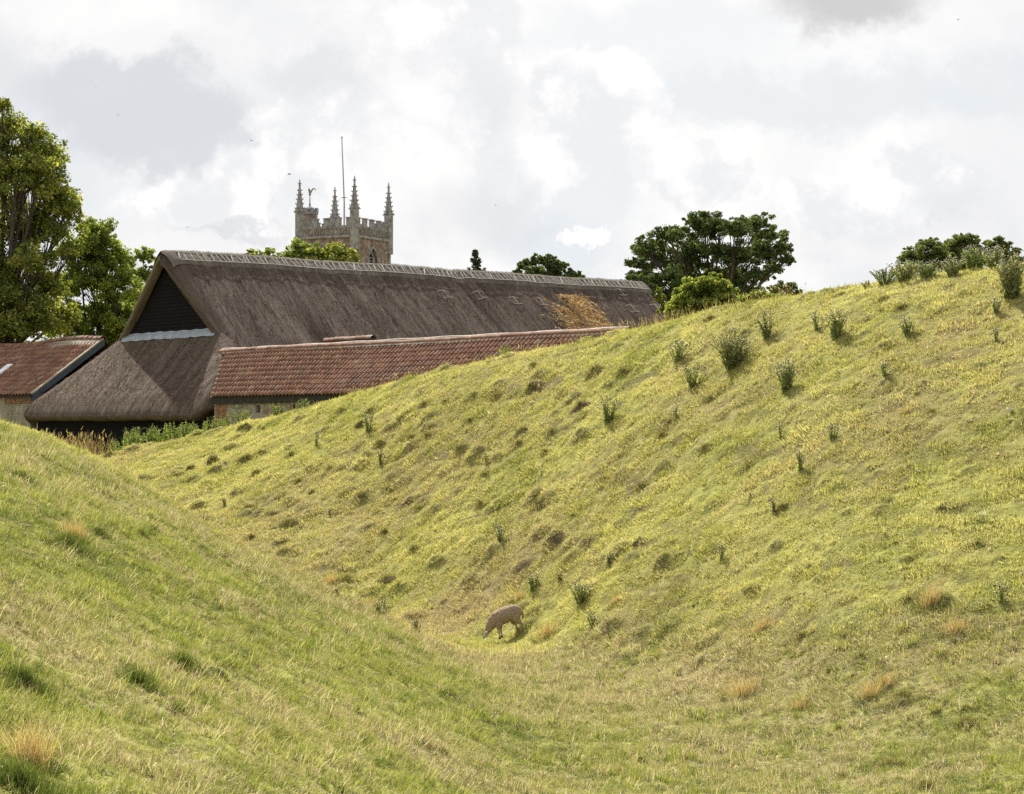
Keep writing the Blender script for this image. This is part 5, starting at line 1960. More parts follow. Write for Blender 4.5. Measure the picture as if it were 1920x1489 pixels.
# behind the barn ridge
lobes = [(475, 476, 12), (505, 480, 14), (455, 484, 9), (520, 488, 14), (485, 500, 26), (495, 520, 30)]
make_tree('treetop', 'thin pale treetop just showing over the thatch ridge left of the church', 'tree', 128, lobes, (485, -1.3), 'young_leaves', 4,
          leaf=.2, clumps=14, per=20, crad=.30, trunk_r=.2, thick=.3)
lobes = [(565, 470, 22), (548, 480, 16), (588, 478, 22), (575, 500, 34), (545, 510, 30)]
make_tree('green_treetop', 'fresh green treetop in front of the left corner of the church tower', 'tree', 126, lobes, (570, -1.3), 'young_leaves', 5,
          leaf=.2, clumps=24, per=36, crad=.28, trunk_r=.25, thick=.3)
lobes = [(630, 472, 20), (612, 482, 18), (655, 480, 16), (640, 500, 32), (665, 505, 20)]
make_tree('olive_treetop', 'yellower airy treetop in front of the church tower right of the green one', 'tree', 127, lobes, (640, -1.3), 'lime_leaves', 6,
          leaf=.2, clumps=22, per=30, crad=.28, trunk_r=.25, thick=.3)
# big dark tree
lobes = [(1320, 425, 30), (1290, 440, 32), (1255, 445, 28), (1350, 430, 24), (1385, 432, 30), (1420, 425, 30), (1445, 445, 26), (1215, 470, 30), (1195, 495, 18),
         (1245, 490, 34), (1290, 485, 34), (1335, 475, 34), (1380, 480, 34), (1425, 478, 32), (1462, 470, 22), (1472, 490, 14), (1215, 525, 24), (1255, 530, 34), (1300, 525, 34),
         (1345, 530, 34), (1390, 525, 30), (1425, 520, 22), (1270, 560, 30), (1240, 565, 26), (1330, 560, 30), (1400, 555, 26), (1190, 520, 14), (1450, 505, 14)]
make_tree('oak_tree', 'broad dark green spreading tree beyond the far end of the thatched barn', 'tree', 170, lobes, (1335, -1.3), 'oak_leaves', 7,
          leaf=.30, clumps=24, per=52, crad=.30, trunk_r=.7, thick=.8, flat=.6)
lobes = [(1185, 525, 12), (1205, 530, 14), (1170, 530, 7), (1215, 545, 18)]
make_tree('small_dark_tree', 'low dark treetop at the far ridge end left of the broad tree', 'tree', 160, lobes, (1200, -1.3), 'oak_leaves', 8,
          leaf=.26, clumps=14, per=30, crad=.3, trunk_r=.25, thick=.3)
lobes = [(1470, 545, 20), (1490, 552, 12), (1450, 550, 20), (1480, 570, 24)]
make_tree('small_dark_tree', 'low dark treetop on the skyline right of the broad tree', 'tree', 150, lobes, (1465, -1.3), 'oak_leaves', 9,
          leaf=.26, clumps=16, per=36, crad=.3, trunk_r=.25, thick=.3)
# hedge shrubs behind the crest
lobes = [(1325, 535, 22), (1300, 550, 28), (1350, 550, 26), (1285, 575, 28), (1330, 575, 34), (1368, 572, 24), (1270, 590, 20), (1310, 598, 26), (1355, 590, 22), (1340, 520, 10)]
make_tree('hazel_bush', 'big bright green bush on the crest below the broad dark tree', 'bush', 70, lobes, (1320, 1.0), 'young_leaves', 10,
          leaf=.13, clumps=30, per=50, crad=.30, trunk_r=.12, thick=.5)
lobes = [(1425, 560, 18), (1400, 568, 18), (1450, 560, 16), (1475, 562, 14), (1435, 575, 20), (1465, 572, 14), (1410, 585, 16), (1490, 566, 8)]
make_tree('low_bush', 'lower light green bush right of the big bright bush on the crest', 'bush', 68, lobes, (1435, 1.5), 'young_leaves', 12,
          leaf=.12, clumps=20, per=30, crad=.30, trunk_r=.08, thick=.4)
lobes = [(1238, 560, 10), (1248, 580, 14), (1260, 600, 12), (1235, 545, 6)]
make_tree('low_bush', 'narrow yellow green bush beside the sloping far end of the thatch', 'bush', 82, lobes, (1250, 0), 'lime_leaves', 13,
          leaf=.14, clumps=16, per=30, crad=.30, trunk_r=.08, thick=.4)
# round shrub over the ridge
lobes = [(1010, 490, 14), (985, 500, 16), (1030, 492, 16), (1052, 502, 16), (1075, 515, 14), (1000, 515, 20), (1035, 515, 22), (1088, 522, 8), (970, 512, 8), (1060, 525, 18)]
make_tree('round_tree', 'dark rounded treetop with spiky twigs over the middle of the barn ridge', 'tree', 150, lobes, (1025, -1.3), 'oak_leaves', 14,
          leaf=.24, clumps=22, per=32, crad=.26, trunk_r=.3, thick=.5, up=.3)
# right hand group
lobes = [(1715, 475, 22), (1740, 462, 20), (1700, 490, 14), (1755, 480, 24), (1725, 495, 22), (1760, 500, 20)]
make_tree('field_tree', 'left rounded tree of the three behind the thistles on the right skyline', 'tree', 160, lobes, (1735, -1.3), 'olive_leaves', 15,
          leaf=.26, clumps=22, per=42, crad=.3, trunk_r=.4, thick=.5, flat=.6)
lobes = [(1800, 455, 20), (1785, 465, 20), (1822, 456, 18), (1838, 470, 14), (1805, 480, 24), (1780, 490, 22), (1830, 490, 20), (1812, 500, 22)]
make_tree('field_tree', 'middle and highest of the three trees behind the thistles on the right skyline', 'tree', 165, lobes, (1805, -1.3), 'olive_leaves', 16,
          leaf=.26, clumps=22, per=42, crad=.3, trunk_r=.4, thick=.5, flat=.6)
lobes = [(1868, 458, 18), (1850, 468, 14), (1888, 464, 14), (1905, 475, 12), (1870, 482, 22), (1895, 490, 20), (1925, 490, 14)]
make_tree('field_tree', 'right tree of the three behind the thistles, its crown thin and pale', 'tree', 168, lobes, (1872, -1.3), 'olive_leaves', 17,
          leaf=.26, clumps=16, per=34, crad=.3, trunk_r=.4, thick=.5, flat=.6)


def make_conifer():
    d = 150
    r = np.random.default_rng(18)
    S = d / FPX
    base = Vector(((896 - 960) * S, d, -1.3))
    root = empty('conifer', base, 'narrow dark conifer top standing alone over the barn ridge', 'tree')
    top = AT(891, 470, d)
    C, R_ = [], []
    H_ = top.z
    for lev in range(40):
        t = lev / 40
        z = H_ - t * 6.0
        wid = (.16 + t * 2.1) * (1 + .35 * math.sin(lev * 1.7)) * .85
        if z < H_ - 2.0: wid *= 1.15
        for q in range(7):
            an = r.random() * 6.28
            rr = wid * r.uniform(.3, 1)
            C.append((top.x + rr * math.cos(an) * 1.0 + (.45 * t), d + rr * math.sin(an), z - rr * .25)); R_.append(.16 + .10 * t)
    for k in range(14):
        C.append((AT(908 + r.uniform(-8, 12), 508 + r.uniform(-3, 8), d).x, d + r.normal(0, .4), AT(900, 511 + r.uniform(-2, 8), d).z)); R_.append(.25)
    C = np.array(C); R_ = np.array(R_)
    V, F, tn = leaf_cloud2(C, R_, np.full(len(C), 34), .12, r, .6, .1)
    o = put('crown', fast_mesh('crown', V - np.array(base), F, {'tone': ('POINT', 'FLOAT', tn)}), M['conifer_needles'], root)
    mb = MB(); mb.tube([(0, 0, -.3), (0, 0, H_ * .6), tuple(top - base)], [.3, .18, .02], 7); mb.build('trunk', M['bark'], root)


make_conifer()


# ------------------------------------------------------------------ thistles and weeds
def make_thistle(name, label, px, py, wpx, hpx, seed, kind='thistle', stems=9, group='thistles on the banks', cat='thistle', at=None, foliage='thistle_leaves', heads=True, dens=1.0):
    p = at or spot(px, py)
    S = p.y / FPX
    W_, Hh = wpx * S, hpx * S
    r = np.random.default_rng(seed)
    root = empty(name, p, label, cat, group)
    mb = MB(); LV, LF, LT = [], [], []; off = 0
    HV, HF, HT = [], [], []; hoff = 0
    sr = max(.006, .00018 * p.y)
    for s in range(stems):
        an = r.random() * 6.28; e = r.uniform(.1, 1) ** .7 * W_ * .5
        tip = np.array([math.cos(an) * e, math.sin(an) * e * .8, Hh * r.uniform(.62, 1.0) * (1 - .25 * (e / (W_ * .5 + 1e-6)) ** 2)])
        b0 = np.array([math.cos(an) * e * .28, math.sin(an) * e * .28, -.05])
        mid = (b0 + tip) / 2 + np.array([-math.cos(an), -math.sin(an), 0]) * e * .12
        mb.tube([tuple(b0), tuple(mid), tuple(tip)], [sr, sr * .8, sr * .5], 4, cap=False)
        nodes = [tip]
        # side shoots
        for q in range(int(r.integers(2, 5))):
            t = r.uniform(.45, .95)
            st = b0 * (1 - t) + tip * t
            en = st + np.array([r.normal(0, 1), r.normal(0, 1), 1.2]) * Hh * .10 * r.uniform(.7, 1.5)
            mb.tube([tuple(st), tuple(en)], [sr * .6, sr * .4], 3, cap=False)
            nodes.append(en)
        nl = int((24 + 14 * Hh) * dens)
        tt = r.random(nl) ** .8
        cp = (b0[None] * (1 - tt[:, None]) ** 2 + 2 * mid[None] * (tt * (1 - tt))[:, None] + tip[None] * (tt ** 2)[:, None])
        L_ = (Hh * .13 * (1.2 - tt) + .03) * r.uniform(.6, 1.3, nl)
        dv = r.normal(0, 1, (nl, 3)); dv[:, 2] = np.abs(dv[:, 2]) * .6 + .1
        V, F, tn = straws(cp, dv, L_, L_ * .22 + .004, r)
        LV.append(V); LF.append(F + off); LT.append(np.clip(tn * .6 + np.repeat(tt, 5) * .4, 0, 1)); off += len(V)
        if heads:
            for nd in nodes:
                hs = max(.013, .00030 * p.y) * r.uniform(.7, 1.25)
                o3 = np.array([(1, 0, 0), (-1, 0, 0), (0, 1, 0), (0, -1, 0), (0, 0, 1.6), (0, 0, -1)]) * hs
                HV.append(o3 + nd)
                HF.append(np.array([(0, 2, 4), (2, 1, 4), (1, 3, 4), (3, 0, 4), (2, 0, 5), (1, 2, 5), (3, 1, 5), (0, 3, 5)]) + hoff)
                base_t = r.random() * .5
                HT.append(np.array([base_t] * 4 + [min(1, base_t + r.uniform(.2, .7)), base_t * .5])); hoff += 6
    mb.build('stems', M['weed_stem'], root)
    _me = root.children
    me = fast_mesh('leaves', np.concatenate(LV), np.concatenate(LF), {'tone': ('POINT', 'FLOAT', np.concatenate(LT))})
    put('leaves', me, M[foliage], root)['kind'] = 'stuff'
    if HV:
        me = fast_mesh('flower_heads', np.concatenate(HV), np.concatenate(HF), {'tone': ('POINT', 'FLOAT', np.concatenate(HT))})
        put('flower_heads', me, M['flower_heads'], root)['kind'] = 'stuff'
    return root


TH = [  # px, foot py, width px, height px, stems, label
    (1372, 690, 92, 78, 40, 'largest thistle clump on the far bank, wide, purple headed and dark underneath'),
    (1300, 725, 52, 48, 16, 'open green thistle just down the slope left of the largest thistle clump'),
    (1270, 678, 42, 44, 16, 'upright thistle near the crest left of the largest thistle clump'),
    (1440, 634, 42, 54, 14, 'airy tall thistle near the crest right of the largest thistle clump'),
    (1474, 732, 40, 68, 26, 'dense green thistle bush below and right of the largest thistle clump'),
    (1568, 634, 48, 60, 26, 'purple thistle bush high on the bank below the middle of the crest'),
    (1532, 618, 26, 34, 8, 'sparse thistle touching the left side of the purple thistle bush near the crest'),
    (1703, 630, 40, 40, 18, 'dark thistle on bare soil below the right hand skyline weeds'),
    (1658, 706, 20, 32, 9, 'short dark thistle halfway up the right bank with two upright heads'),
    (1895, 560, 62, 92, 44, 'tall thistle bush with many purple heads at the right edge of the skyline'),
    (1868, 588, 26, 32, 12, 'small thistle at the foot of the tall thistle bush on the right edge'),
    (1868, 640, 14, 30, 5, 'spindly thistle by itself under the right edge thistle bush'),
    (1560, 826, 34, 30, 10, 'paired low thistles in the middle of the right bank'),
    (1502, 882, 18, 46, 7, 'leaning single thistle stalk left of and below the paired low thistles'),
    (1463, 820, 12, 36, 5, 'thin thistle stalk uphill of the leaning single stalk'),
    (1450, 965, 14, 30, 5, 'thin thistle at the foot of the brown hummock on the right bank'),
    (1140, 795, 52, 56, 22, 'brownish seeding thistle clump in the middle of the far bank'),
    (1267, 780, 12, 20, 5, 'two short dead stalks right of the brownish seeding clump'),
    (713, 872, 16, 28, 7, 'dark little thistle below the tiled roof on the left part of the far bank'),
    (912, 872, 12, 24, 4, 'single pale thistle stalk in the middle of the far bank'),
    (690, 812, 30, 44, 9, 'wispy weed beside the brown earth lump near the long shed'),
    (592, 838, 12, 36, 3, 'lone thin stalk low on the far bank under the long shed'),
    (938, 1018, 26, 34, 12, 'small dark thistle halfway down the far bank above the sheep'),
    (1000, 1108, 24, 40, 12, 'narrow thistle uphill of the sheep'),
    (1048, 1092, 14, 22, 6, 'tiny thistle right of the narrow thistle uphill of the sheep'),
    (1090, 1130, 58, 46, 26, 'bushy purple topped thistle up the slope to the right of the sheep'),
    (1113, 1176, 28, 30, 9, 'low blue green thistle to the right of the sheep and dry tuft'),
    (1142, 1058, 10, 26, 4, 'thin stalk on the slope above the bushy thistle'),
    (1352, 1052, 22, 34, 6, 'two headed thistle in the open turf right of centre'),
    (714, 1160, 38, 38, 16, 'grey thistle with dark heads on the ditch floor behind the near bank'),
    (784, 1190, 26, 32, 9, 'smaller dark thistle between the grey thistle and the sheep'),
    (628, 1116, 12, 16, 4, 'tiny thistle peeping over the near bank left of the grey thistle'),
    (1878, 1130, 34, 42, 9, 'dark headed thistle stalks near the right edge halfway down'),
    (422, 948, 12, 14, 5, 'tiny dark green weed low on the left part of the far bank'),
    (620, 965, 10, 12, 4, 'small green sprig left of centre on the far bank'),
]
for i, (px, py, w, h, st, lb) in enumerate(TH):
    make_thistle('thistle', lb, px, py, w, h, 500 + i, stems=st, foliage='thistle_leaves' if i % 3 else 'dark_weeds')
# weeds along the right skyline
SK = [(1625, 540, 16, 14, 5, 'lowest small weed where the right skyline weeds begin'),
      (1660, 534, 44, 34, 20, 'grey green weed clump at the left end of the skyline weeds'),
      (1695, 528, 44, 44, 26, 'grey leafy weed clump second from the left on the skyline'),
      (1738, 522, 40, 36, 20, 'faded weed clump below the left skyline tree'),
      (1785, 518, 36, 40, 22, 'olive weed clump with seeding tops below the middle skyline tree'),
      (1828, 506, 42, 50, 26, 'tall olive weed clump with seeding tops on the right skyline'),
      (1862, 498, 32, 46, 22, 'tall weed clump next to the thistle bush at the right skyline end')]
for i, (px, py, w, h, st, lb) in enumerate(SK):
    make_thistle('skyline_weeds', lb, px, py, w * 1.45, h, 700 + i, stems=int(st * 1.6), foliage='nettle_leaves' if i % 2 else 'thistle_leaves', cat='weeds', group='weeds along the right skyline', dens=.8)
make_tree('bramble', 'bright yellow green leafy shrub among the weeds under the left skyline tree', 'bush', 57.5, [(1695, 505, 12), (1715, 503, 11), (1680, 512, 9), (1705, 515, 14)], (1700, 4.0),
          'young_leaves', 19, leaf=.10, clumps=14, per=26, crad=.34, trunk_r=.03, thick=.4)

# nettles in front of the barn
r = np.random.default_rng(90)
n_n = 0
for i in range(46):
    t = i / 45
    px = 205 + t * 225 + r.normal(0, 4)
    foot = 836 - (t ** 1.2) * 52 + r.normal(0, 3)
    d = float(crest_d(px)) + 1.0 + r.uniform(-.6, 2.0)
    x = (px - 960) / FPX * d
    at = Vector((x, d, float(terr(x, d)[0])))
    top_y = np.interp(px, [205, 235, 250, 300, 420, 440], [822, 800, 788, 788, 776, 762])
    h = max(8, (proj(at)[1] - top_y) * r.uniform(.8, 1.05))
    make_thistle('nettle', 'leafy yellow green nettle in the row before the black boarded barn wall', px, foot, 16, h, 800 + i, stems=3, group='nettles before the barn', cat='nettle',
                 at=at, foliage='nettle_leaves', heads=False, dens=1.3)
for i, (px, w, h, lb) in enumerate(((945, 40, 22, 'tall yellow green weeds on the crest before the red tiled roof'), (520, 40, 20, 'straggling weeds against the stone wall left of the second slit window'),
                                    (455, 44, 26, 'grey stemmed weeds against the stone wall left of the first slit window'), (570, 30, 16, 'dry weeds under the right slit window'))):
    d = float(crest_d(px)) + .6
    x = (px - 960) / FPX * d
    at = Vector((x, d, float(terr(x, d)[0])))
    make_thistle('wall_weeds', lb, px, 0, w, h + 8, 900 + i, stems=14, group='weeds by the long shed', cat='weeds', at=at, foliage='nettle_leaves', heads=False)

# dry seeding grasses along the foot of the barn and the skyline
def stalk_field(name, label, spots_, seed, per, hgt, m, w=.011, spread=.5, lean=.25, heads=True, parent=None):
    r = np.random.default_rng(seed)
    P = []
    for (x, y, z) in spots_:
        a = r.normal(0, spread, (per, 2))
        xs, ys = x + a[:, 0], y + a[:, 1]
        P.append(np.stack([xs, ys, terr(xs, ys) - .02], -1))
    P = np.concatenate(P); n = len(P)
    L_ = r.uniform(.5, 1.0, n) * hgt
    dv = np.stack([r.normal(0, lean, n), r.normal(0, lean, n), np.ones(n)], -1)
    V, F, tn = straws(P, dv, L_, w, r)
    if heads:
        dvn = dv / np.linalg.norm(dv, axis=1)[:, None]
        k = r.random(n) < .6
        V2, F2, t2 = straws(P[k] + dvn[k] * L_[k][:, None] * .93, dvn[k] + r.normal(0, .25, (k.sum(), 3)), L_[k] * .16 + .03, w * 2.4, r)
        V, F, tn = np.concatenate([V, V2]), np.concatenate([F, F2 + len(V)]), np.concatenate([tn, t2])
    o = put(name, fast_mesh(name, V, F, {'tone': ('POINT', 'FLOAT', tn)}), M[m])
    return o


pts_ = []
for px, d in ((30, 93), (50, 91), (75, 90), (95, 91), (115, 89), (135, 90), (155, 88.5), (170, 89), (185, 88.5), (65, 93), (105, 93), (0, 94), (-10, 92)):
    x = (px - 960) / FPX * d; pts_.append((x, d, 0))
tag(stalk_field('dry_grass', 'x', pts_, 60, 60, 1.25, 'dry_stalks', .02, .55, .22), 'tall brown seeding grasses below the left corner of the thatched hip', 'dry grass', kind='stuff')
pts_ = []
for px in list(range(1150, 1290, 14)) + list(range(1290, 1500, 22)) + list(range(700, 1150, 40)):
    d = float(crest_d(px)) + .3; pts_.append(((px - 960) / FPX * d, d, 0))
tag(stalk_field('crest_grass', 'x', pts_, 61, 20, .45, 'dry_stalks', .012, .45, .25), 'thin dry grass stalks standing along the crest of the far bank', 'dry grass', kind='stuff')
pts_ = []
for px in range(230, 900, 14):
    d = float(np.interp(px, TP, [s[0] for s in ST[3]])) - .3; pts_.append(((px - 960) / FPX * d, d, 0))
tag(stalk_field('edge_grass', 'x', pts_, 62, 16, .24, 'dry_stalks', .008, .5, .3), 'thin brown grass stalks standing along the brow of the near bank', 'dry grass', kind='stuff')
pts_ = []
for k in range(150):
    px, d = rng.uniform(0, 700), rng.uniform(14, 40); pts_.append(((px - 960) / FPX * d, d, 0))
tag(stalk_field('meadow_stalks', 'x', pts_, 63, 8, .26, 'dry_stalks', .004, .35, .5, heads=False), 'fine upright brown stalks scattered over the near bank', 'dry grass', kind='stuff')


# ------------------------------------------------------------------ tufts of dry orange grass
def make_tuft(name, label, px, py, wpx, hpx, seed, m='orange_grass', n=420, green=True, group='dry orange grass tufts', cat='grass tuft', lean=(.0, .0)):
    p = spot(px, py)
    S = p.y / FPX
    W_, Hh = wpx * S * .5, hpx * S
    r = np.random.default_rng(seed)
    root = empty(name, p, label, cat, group)
    th = r.random(n) * 6.28; rad = np.abs(r.normal(0, .45, n)) * W_
    P0 = np.stack([np.cos(th) * rad, np.sin(th) * rad * .8, np.zeros(n)], -1)
    P0[:, 2] = terr(P0[:, 0] + p.x, P0[:, 1] + p.y) - p.z - .02
    dv = np.stack([np.cos(th) * rad / W_ * .8 + r.normal(0, .22, n) + lean[0], np.sin(th) * rad / W_ * .5 + r.normal(0, .22, n) + lean[1], np.ones(n)], -1)
    V, F, tn = straws(P0, dv, r.uniform(.45, 1.05, n) * Hh, max(.004, .00012 * p.y), r)
    put('seed_stalks', fast_mesh('seed_stalks', V, F, {'tone': ('POINT', 'FLOAT', tn)}), M[m], root)
    if green:
        k = n
        th = r.random(k) * 6.28; rad = np.sqrt(r.random(k)) * W_
        P0 = np.stack([np.cos(th) * rad, np.sin(th) * rad * .8, np.zeros(k)], -1)
        P0[:, 2] = terr(P0[:, 0] + p.x, P0[:, 1] + p.y) - p.z - .02
        dv = np.stack([np.cos(th) * 1.2 + r.normal(0, .4, k), np.sin(th) * 1.0 + r.normal(0, .4, k) - .3, np.ones(k) * .9], -1)
        V, F, tn = straws(P0, dv, r.uniform(.3, .6, k) * Hh, max(.005, .00014 * p.y), r)
        put('blades', fast_mesh('blades', V, F, {'tone': ('POINT', 'FLOAT', tn)}), M['tussock_green'], root)['kind'] = 'stuff'


TU = [(1027, 1192, 60, 34, 'feathery orange grass tuft right behind the sheep'),
      (1392, 1305, 84, 50, 'orange seeding grass tuft over a dark green base right of centre'),
      (1660, 1288, 60, 40, 'orange grass tuft behind the mossy mound'),
      (1630, 1310, 54, 44, 'orange grass tuft touching the left end of the mossy mound'),
      (1745, 1135, 66, 44, 'orange grass tuft on the lower right bank beside broken turf'),
      (1790, 1185, 80, 34, 'wide low orange grass tuft below the one beside broken turf'),
      (1430, 1180, 60, 28, 'brownish grass tuft left of two green hummocks'),
      (1500, 1330, 40, 26, 'small orange tuft between the seeding tuft and the mossy mound'),
      (972, 1128, 16, 26, 'pale upright grass tuft uphill behind the sheep'),
      (1155, 1130, 30, 20, 'pale straw tuft right of the bushy thistle'),
      (690, 1140, 60, 22, 'straw coloured tuft beside the grey thistle on the ditch floor'),
      (60, 1440, 90, 110, 'tall orange brown grass tuft at the bottom left corner'),
      (140, 1010, 70, 50, 'brown wispy tuft high on the near bank'),
      (620, 1095, 60, 24, 'orange tuft on the ditch floor just over the near bank'),
      (1700, 775, 20, 14, 'tiny brown tuft in the open right bank')]
for i, (px, py, w, h, lb) in enumerate(TU):
    make_tuft('grass_tuft', lb, px, py, w, h, 1000 + i, n=int(140 + w * 2.6))
GT = [(35, 1480, 170, 70, 'dark green tussock at the bottom left corner of the near bank'),
      (45, 1285, 110, 46, 'dark green tussock at the left edge of the near bank'),
      (255, 1285, 90, 44, 'largest dark tussock in the middle of the near bank'),
      (345, 1250, 70, 36, 'brown tinged tussock right of the largest dark tussock'),
      (410, 1268, 34, 20, 'small green tussock on the right of the tussock row'),
      (130, 1025, 90, 34, 'green tussock high on the near bank below the wispy tuft'),
      (185, 1008, 40, 26, 'brown edged tussock beside the one high on the near bank'),
      (515, 1390, 40, 18, 'low dark tussock near the bottom of the near bank'),
      (40, 900, 60, 22, 'flat dark tussock near the top left of the near bank')]
for i, (px, py, w, h, lb) in enumerate(GT):
    make_tuft('tussock', lb, px, py, w, h, 1100 + i, m='tussock_green', n=1100, group='dark tussocks on the near bank', cat='tussock')


# ------------------------------------------------------------------ humps on the far bank
leaf_mat('mound_blades', [(0, (.06, .06, .024)), (.35, (.13, .13, .045)), (.7, (.25, .23, .09)), (1, (.44, .40, .20))], .3, .01)


def make_mound(name, label, px, py, wpx, seed, soil=.3, hr=.5, group='humps on the far bank', cat='mound', asp=.48):
    hr *= .72
    p = spot(px, py)
    S = p.y / FPX
    R_ = wpx * S * .5
    r = np.random.default_rng(seed)
    root = empty(name, p, label, cat, group)
    nu, nv = 30, 12
    V = []
    ph = r.random() * 6
    kk_ = float(kdir(p.x)); kn_ = math.sqrt(1 + kk_ * kk_); loc_ = []
    for j in range(nv + 1):
        t = j / nv
        for i in range(nu):
            a = 2 * math.pi * i / nu
            lob = 1 + .16 * math.sin(2 * a + ph) + .10 * math.sin(5 * a + ph * 2)
            rr = R_ * (1.15 - t * 1.15) * lob
            x0_, y0_ = math.cos(a) * rr, math.sin(a) * rr * asp
            x, y = (x0_ - kk_ * y0_) / kn_, (y0_ + kk_ * x0_) / kn_
            loc_.append(y0_)
            hh = (1 - (1 - t) ** 2.6)
            V.append((x, y, hh))
    V = np.array(V); loc_ = np.array(loc_)
    gz = terr(V[:, 0] + p.x, V[:, 1] + p.y) - p.z
    nz = fbm(V[:, 0] / R_ * 2 + seed, V[:, 1] / R_ * 2, seed, 3) - .5
    nz2 = fbm(V[:, 0] / R_ * 7 + seed, V[:, 1] / R_ * 7, seed + 5, 2) - .5
    V[:, 2] = gz - .06 + V[:, 2] * R_ * hr * (1 + .6 * nz) + .26 * R_ * nz2
    F = []
    for j in range(nv):
        for i in range(nu):
            k = (i + 1) % nu
            F.append((j * nu + i, j * nu + k, (j + 1) * nu + k, (j + 1) * nu + i))
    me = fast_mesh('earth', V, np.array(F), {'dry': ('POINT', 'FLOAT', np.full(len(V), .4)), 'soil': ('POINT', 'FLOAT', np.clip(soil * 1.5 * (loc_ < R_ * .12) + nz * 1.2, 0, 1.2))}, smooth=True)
    put('earth', me, M['turf'], root)
    n = int(160 + 800 * R_)
    k = r.integers(0, len(V), n)
    P0 = V[k] + r.normal(0, R_ * .08, (n, 3)) * np.array([1, 1, 0])
    if soil > .7:
        P0 = P0[(P0[:, 1] > -R_ * .1) | (r.random(n) < .25)]
    n = len(P0)
    out_d = np.stack([P0[:, 0], P0[:, 1] - R_ * .2, np.full(n, R_ * .8)], -1) / R_ + r.normal(0, .45, (n, 3))
    V1, F1, tn = straws(P0, out_d, r.uniform(.05, .13, n), max(.008, .00018 * p.y), r)
    put('blades', fast_mesh('blades', V1, F1, {'tone': ('POINT', 'FLOAT', tn)}), M['mound_blades'], root)['kind'] = 'stuff'


MO = [(1112, 704, 46, .35, .9, 'large steep dark hump high in the middle of the far bank'),
      (1087, 768, 50, .9, .7, 'large hump with bare brown soil above the seeding thistle clump'),
      (725, 1090, 52, .85, .6, 'brown crumbly hump on the lower left of the far bank'),
      (650, 1092, 34, .3, .5, 'green hump beside the brown crumbly one'),
      (537, 988, 56, .4, .6, 'wide grassy hump on the left part of the far bank'),
      (676, 800, 30, .95, 1.0, 'pointed bare earth lump like a stone below the tiled roof'),
      (1690, 1318, 110, .2, .55, 'long mossy green mound with earth at its foot on the lower right'),
      (1830, 1022, 64, .9, .25, 'dark broken soil scar near the right edge'),
      (1465, 955, 44, .7, .6, 'brown hummock in the middle of the right bank'),
      (1500, 1198, 56, .3, .45, 'green hummock left of its twin on the lower right bank'),
      (1582, 1196, 50, .3, .45, 'green hummock right of its twin on the lower right bank'),
      (1665, 1440, 90, .6, .4, 'shadowed hollow topped hump near the bottom right'),
      (1735, 1478, 100, .4, .35, 'grassy hump at the bottom edge on the right'),
      (1815, 1362, 80, .9, .35, 'reddish bare earth hump near the lower right edge'),
      (1400, 1232, 60, .3, .3, 'low grassy hummock above the orange seeding tuft'),
      (1615, 1232, 66, .35, .35, 'low straw covered hummock right of centre near the bottom'),
      (1705, 1128, 46, .8, .4, 'broken turf hummock beside the orange tuft'),
      (1655, 563, 36, .4, .5, 'long grassy hummock high under the right skyline'),
      (978, 812, 40, .75, .7, 'brown faced hump upper of two in the middle of the far bank'),
      (972, 838, 44, .25, .6, 'green domed hump under the brown faced one'),
      (1035, 812, 34, .3, .55, 'green hump to the right of the brown faced one'),
      (931, 744, 34, .4, .6, 'round dark green hump uphill of the brown faced pair'),
      (1748, 772, 30, .8, .4, 'small crumbly soil patch alone on the upper right bank'),
      (1690, 578, 40, .5, .4, 'dark hummock above the thistle on bare soil'),
      (1665, 655, 40, .6, .35, 'sandy hummock below the thistle on bare soil')]
for i, (px, py, w, so, hr, lb) in enumerate(MO):
    make_mound('mound', lb, px, py, w, 1300 + i, so, hr)
r_ = random.Random(4)
for i, (px, py, w) in enumerate(((794, 762, 36), (834, 755, 26), (750, 788, 30), (800, 820, 32), (769, 824, 34), (712, 834, 28), (694, 772, 22), (992, 729, 24), (1000, 686, 28), (909, 892, 36),
                                 (860, 850, 52), (647, 930, 40), (680, 930, 28), (734, 922, 28), (640, 772, 28), (1022, 852, 26), (1009, 950, 36), (455, 866, 34), (400, 866, 34), (545, 855, 28),
                                 (465, 952, 26), (480, 888, 24), (205, 856, 32), (775, 1034, 34), (470, 1010, 26), (1330, 752, 38), (1320, 845, 44), (490, 852, 26), (620, 880, 28), (585, 925, 26),
                                 (1170, 700, 34), (1330, 600, 36), (1200, 915, 36), (1240, 820, 30), (900, 948, 26), (1130, 900, 30), (560, 905, 22), (880, 790, 24), (355, 880, 24), (720, 1000, 26))):
    soil = .6 if i % 3 == 0 else .35
    make_mound('anthill', 'small grassy anthill with a shaded face, one of the many on the far bank', px, py, w, 1400 + i, soil, r_.uniform(.5, .8), group='small anthills on the far bank', cat='anthill')

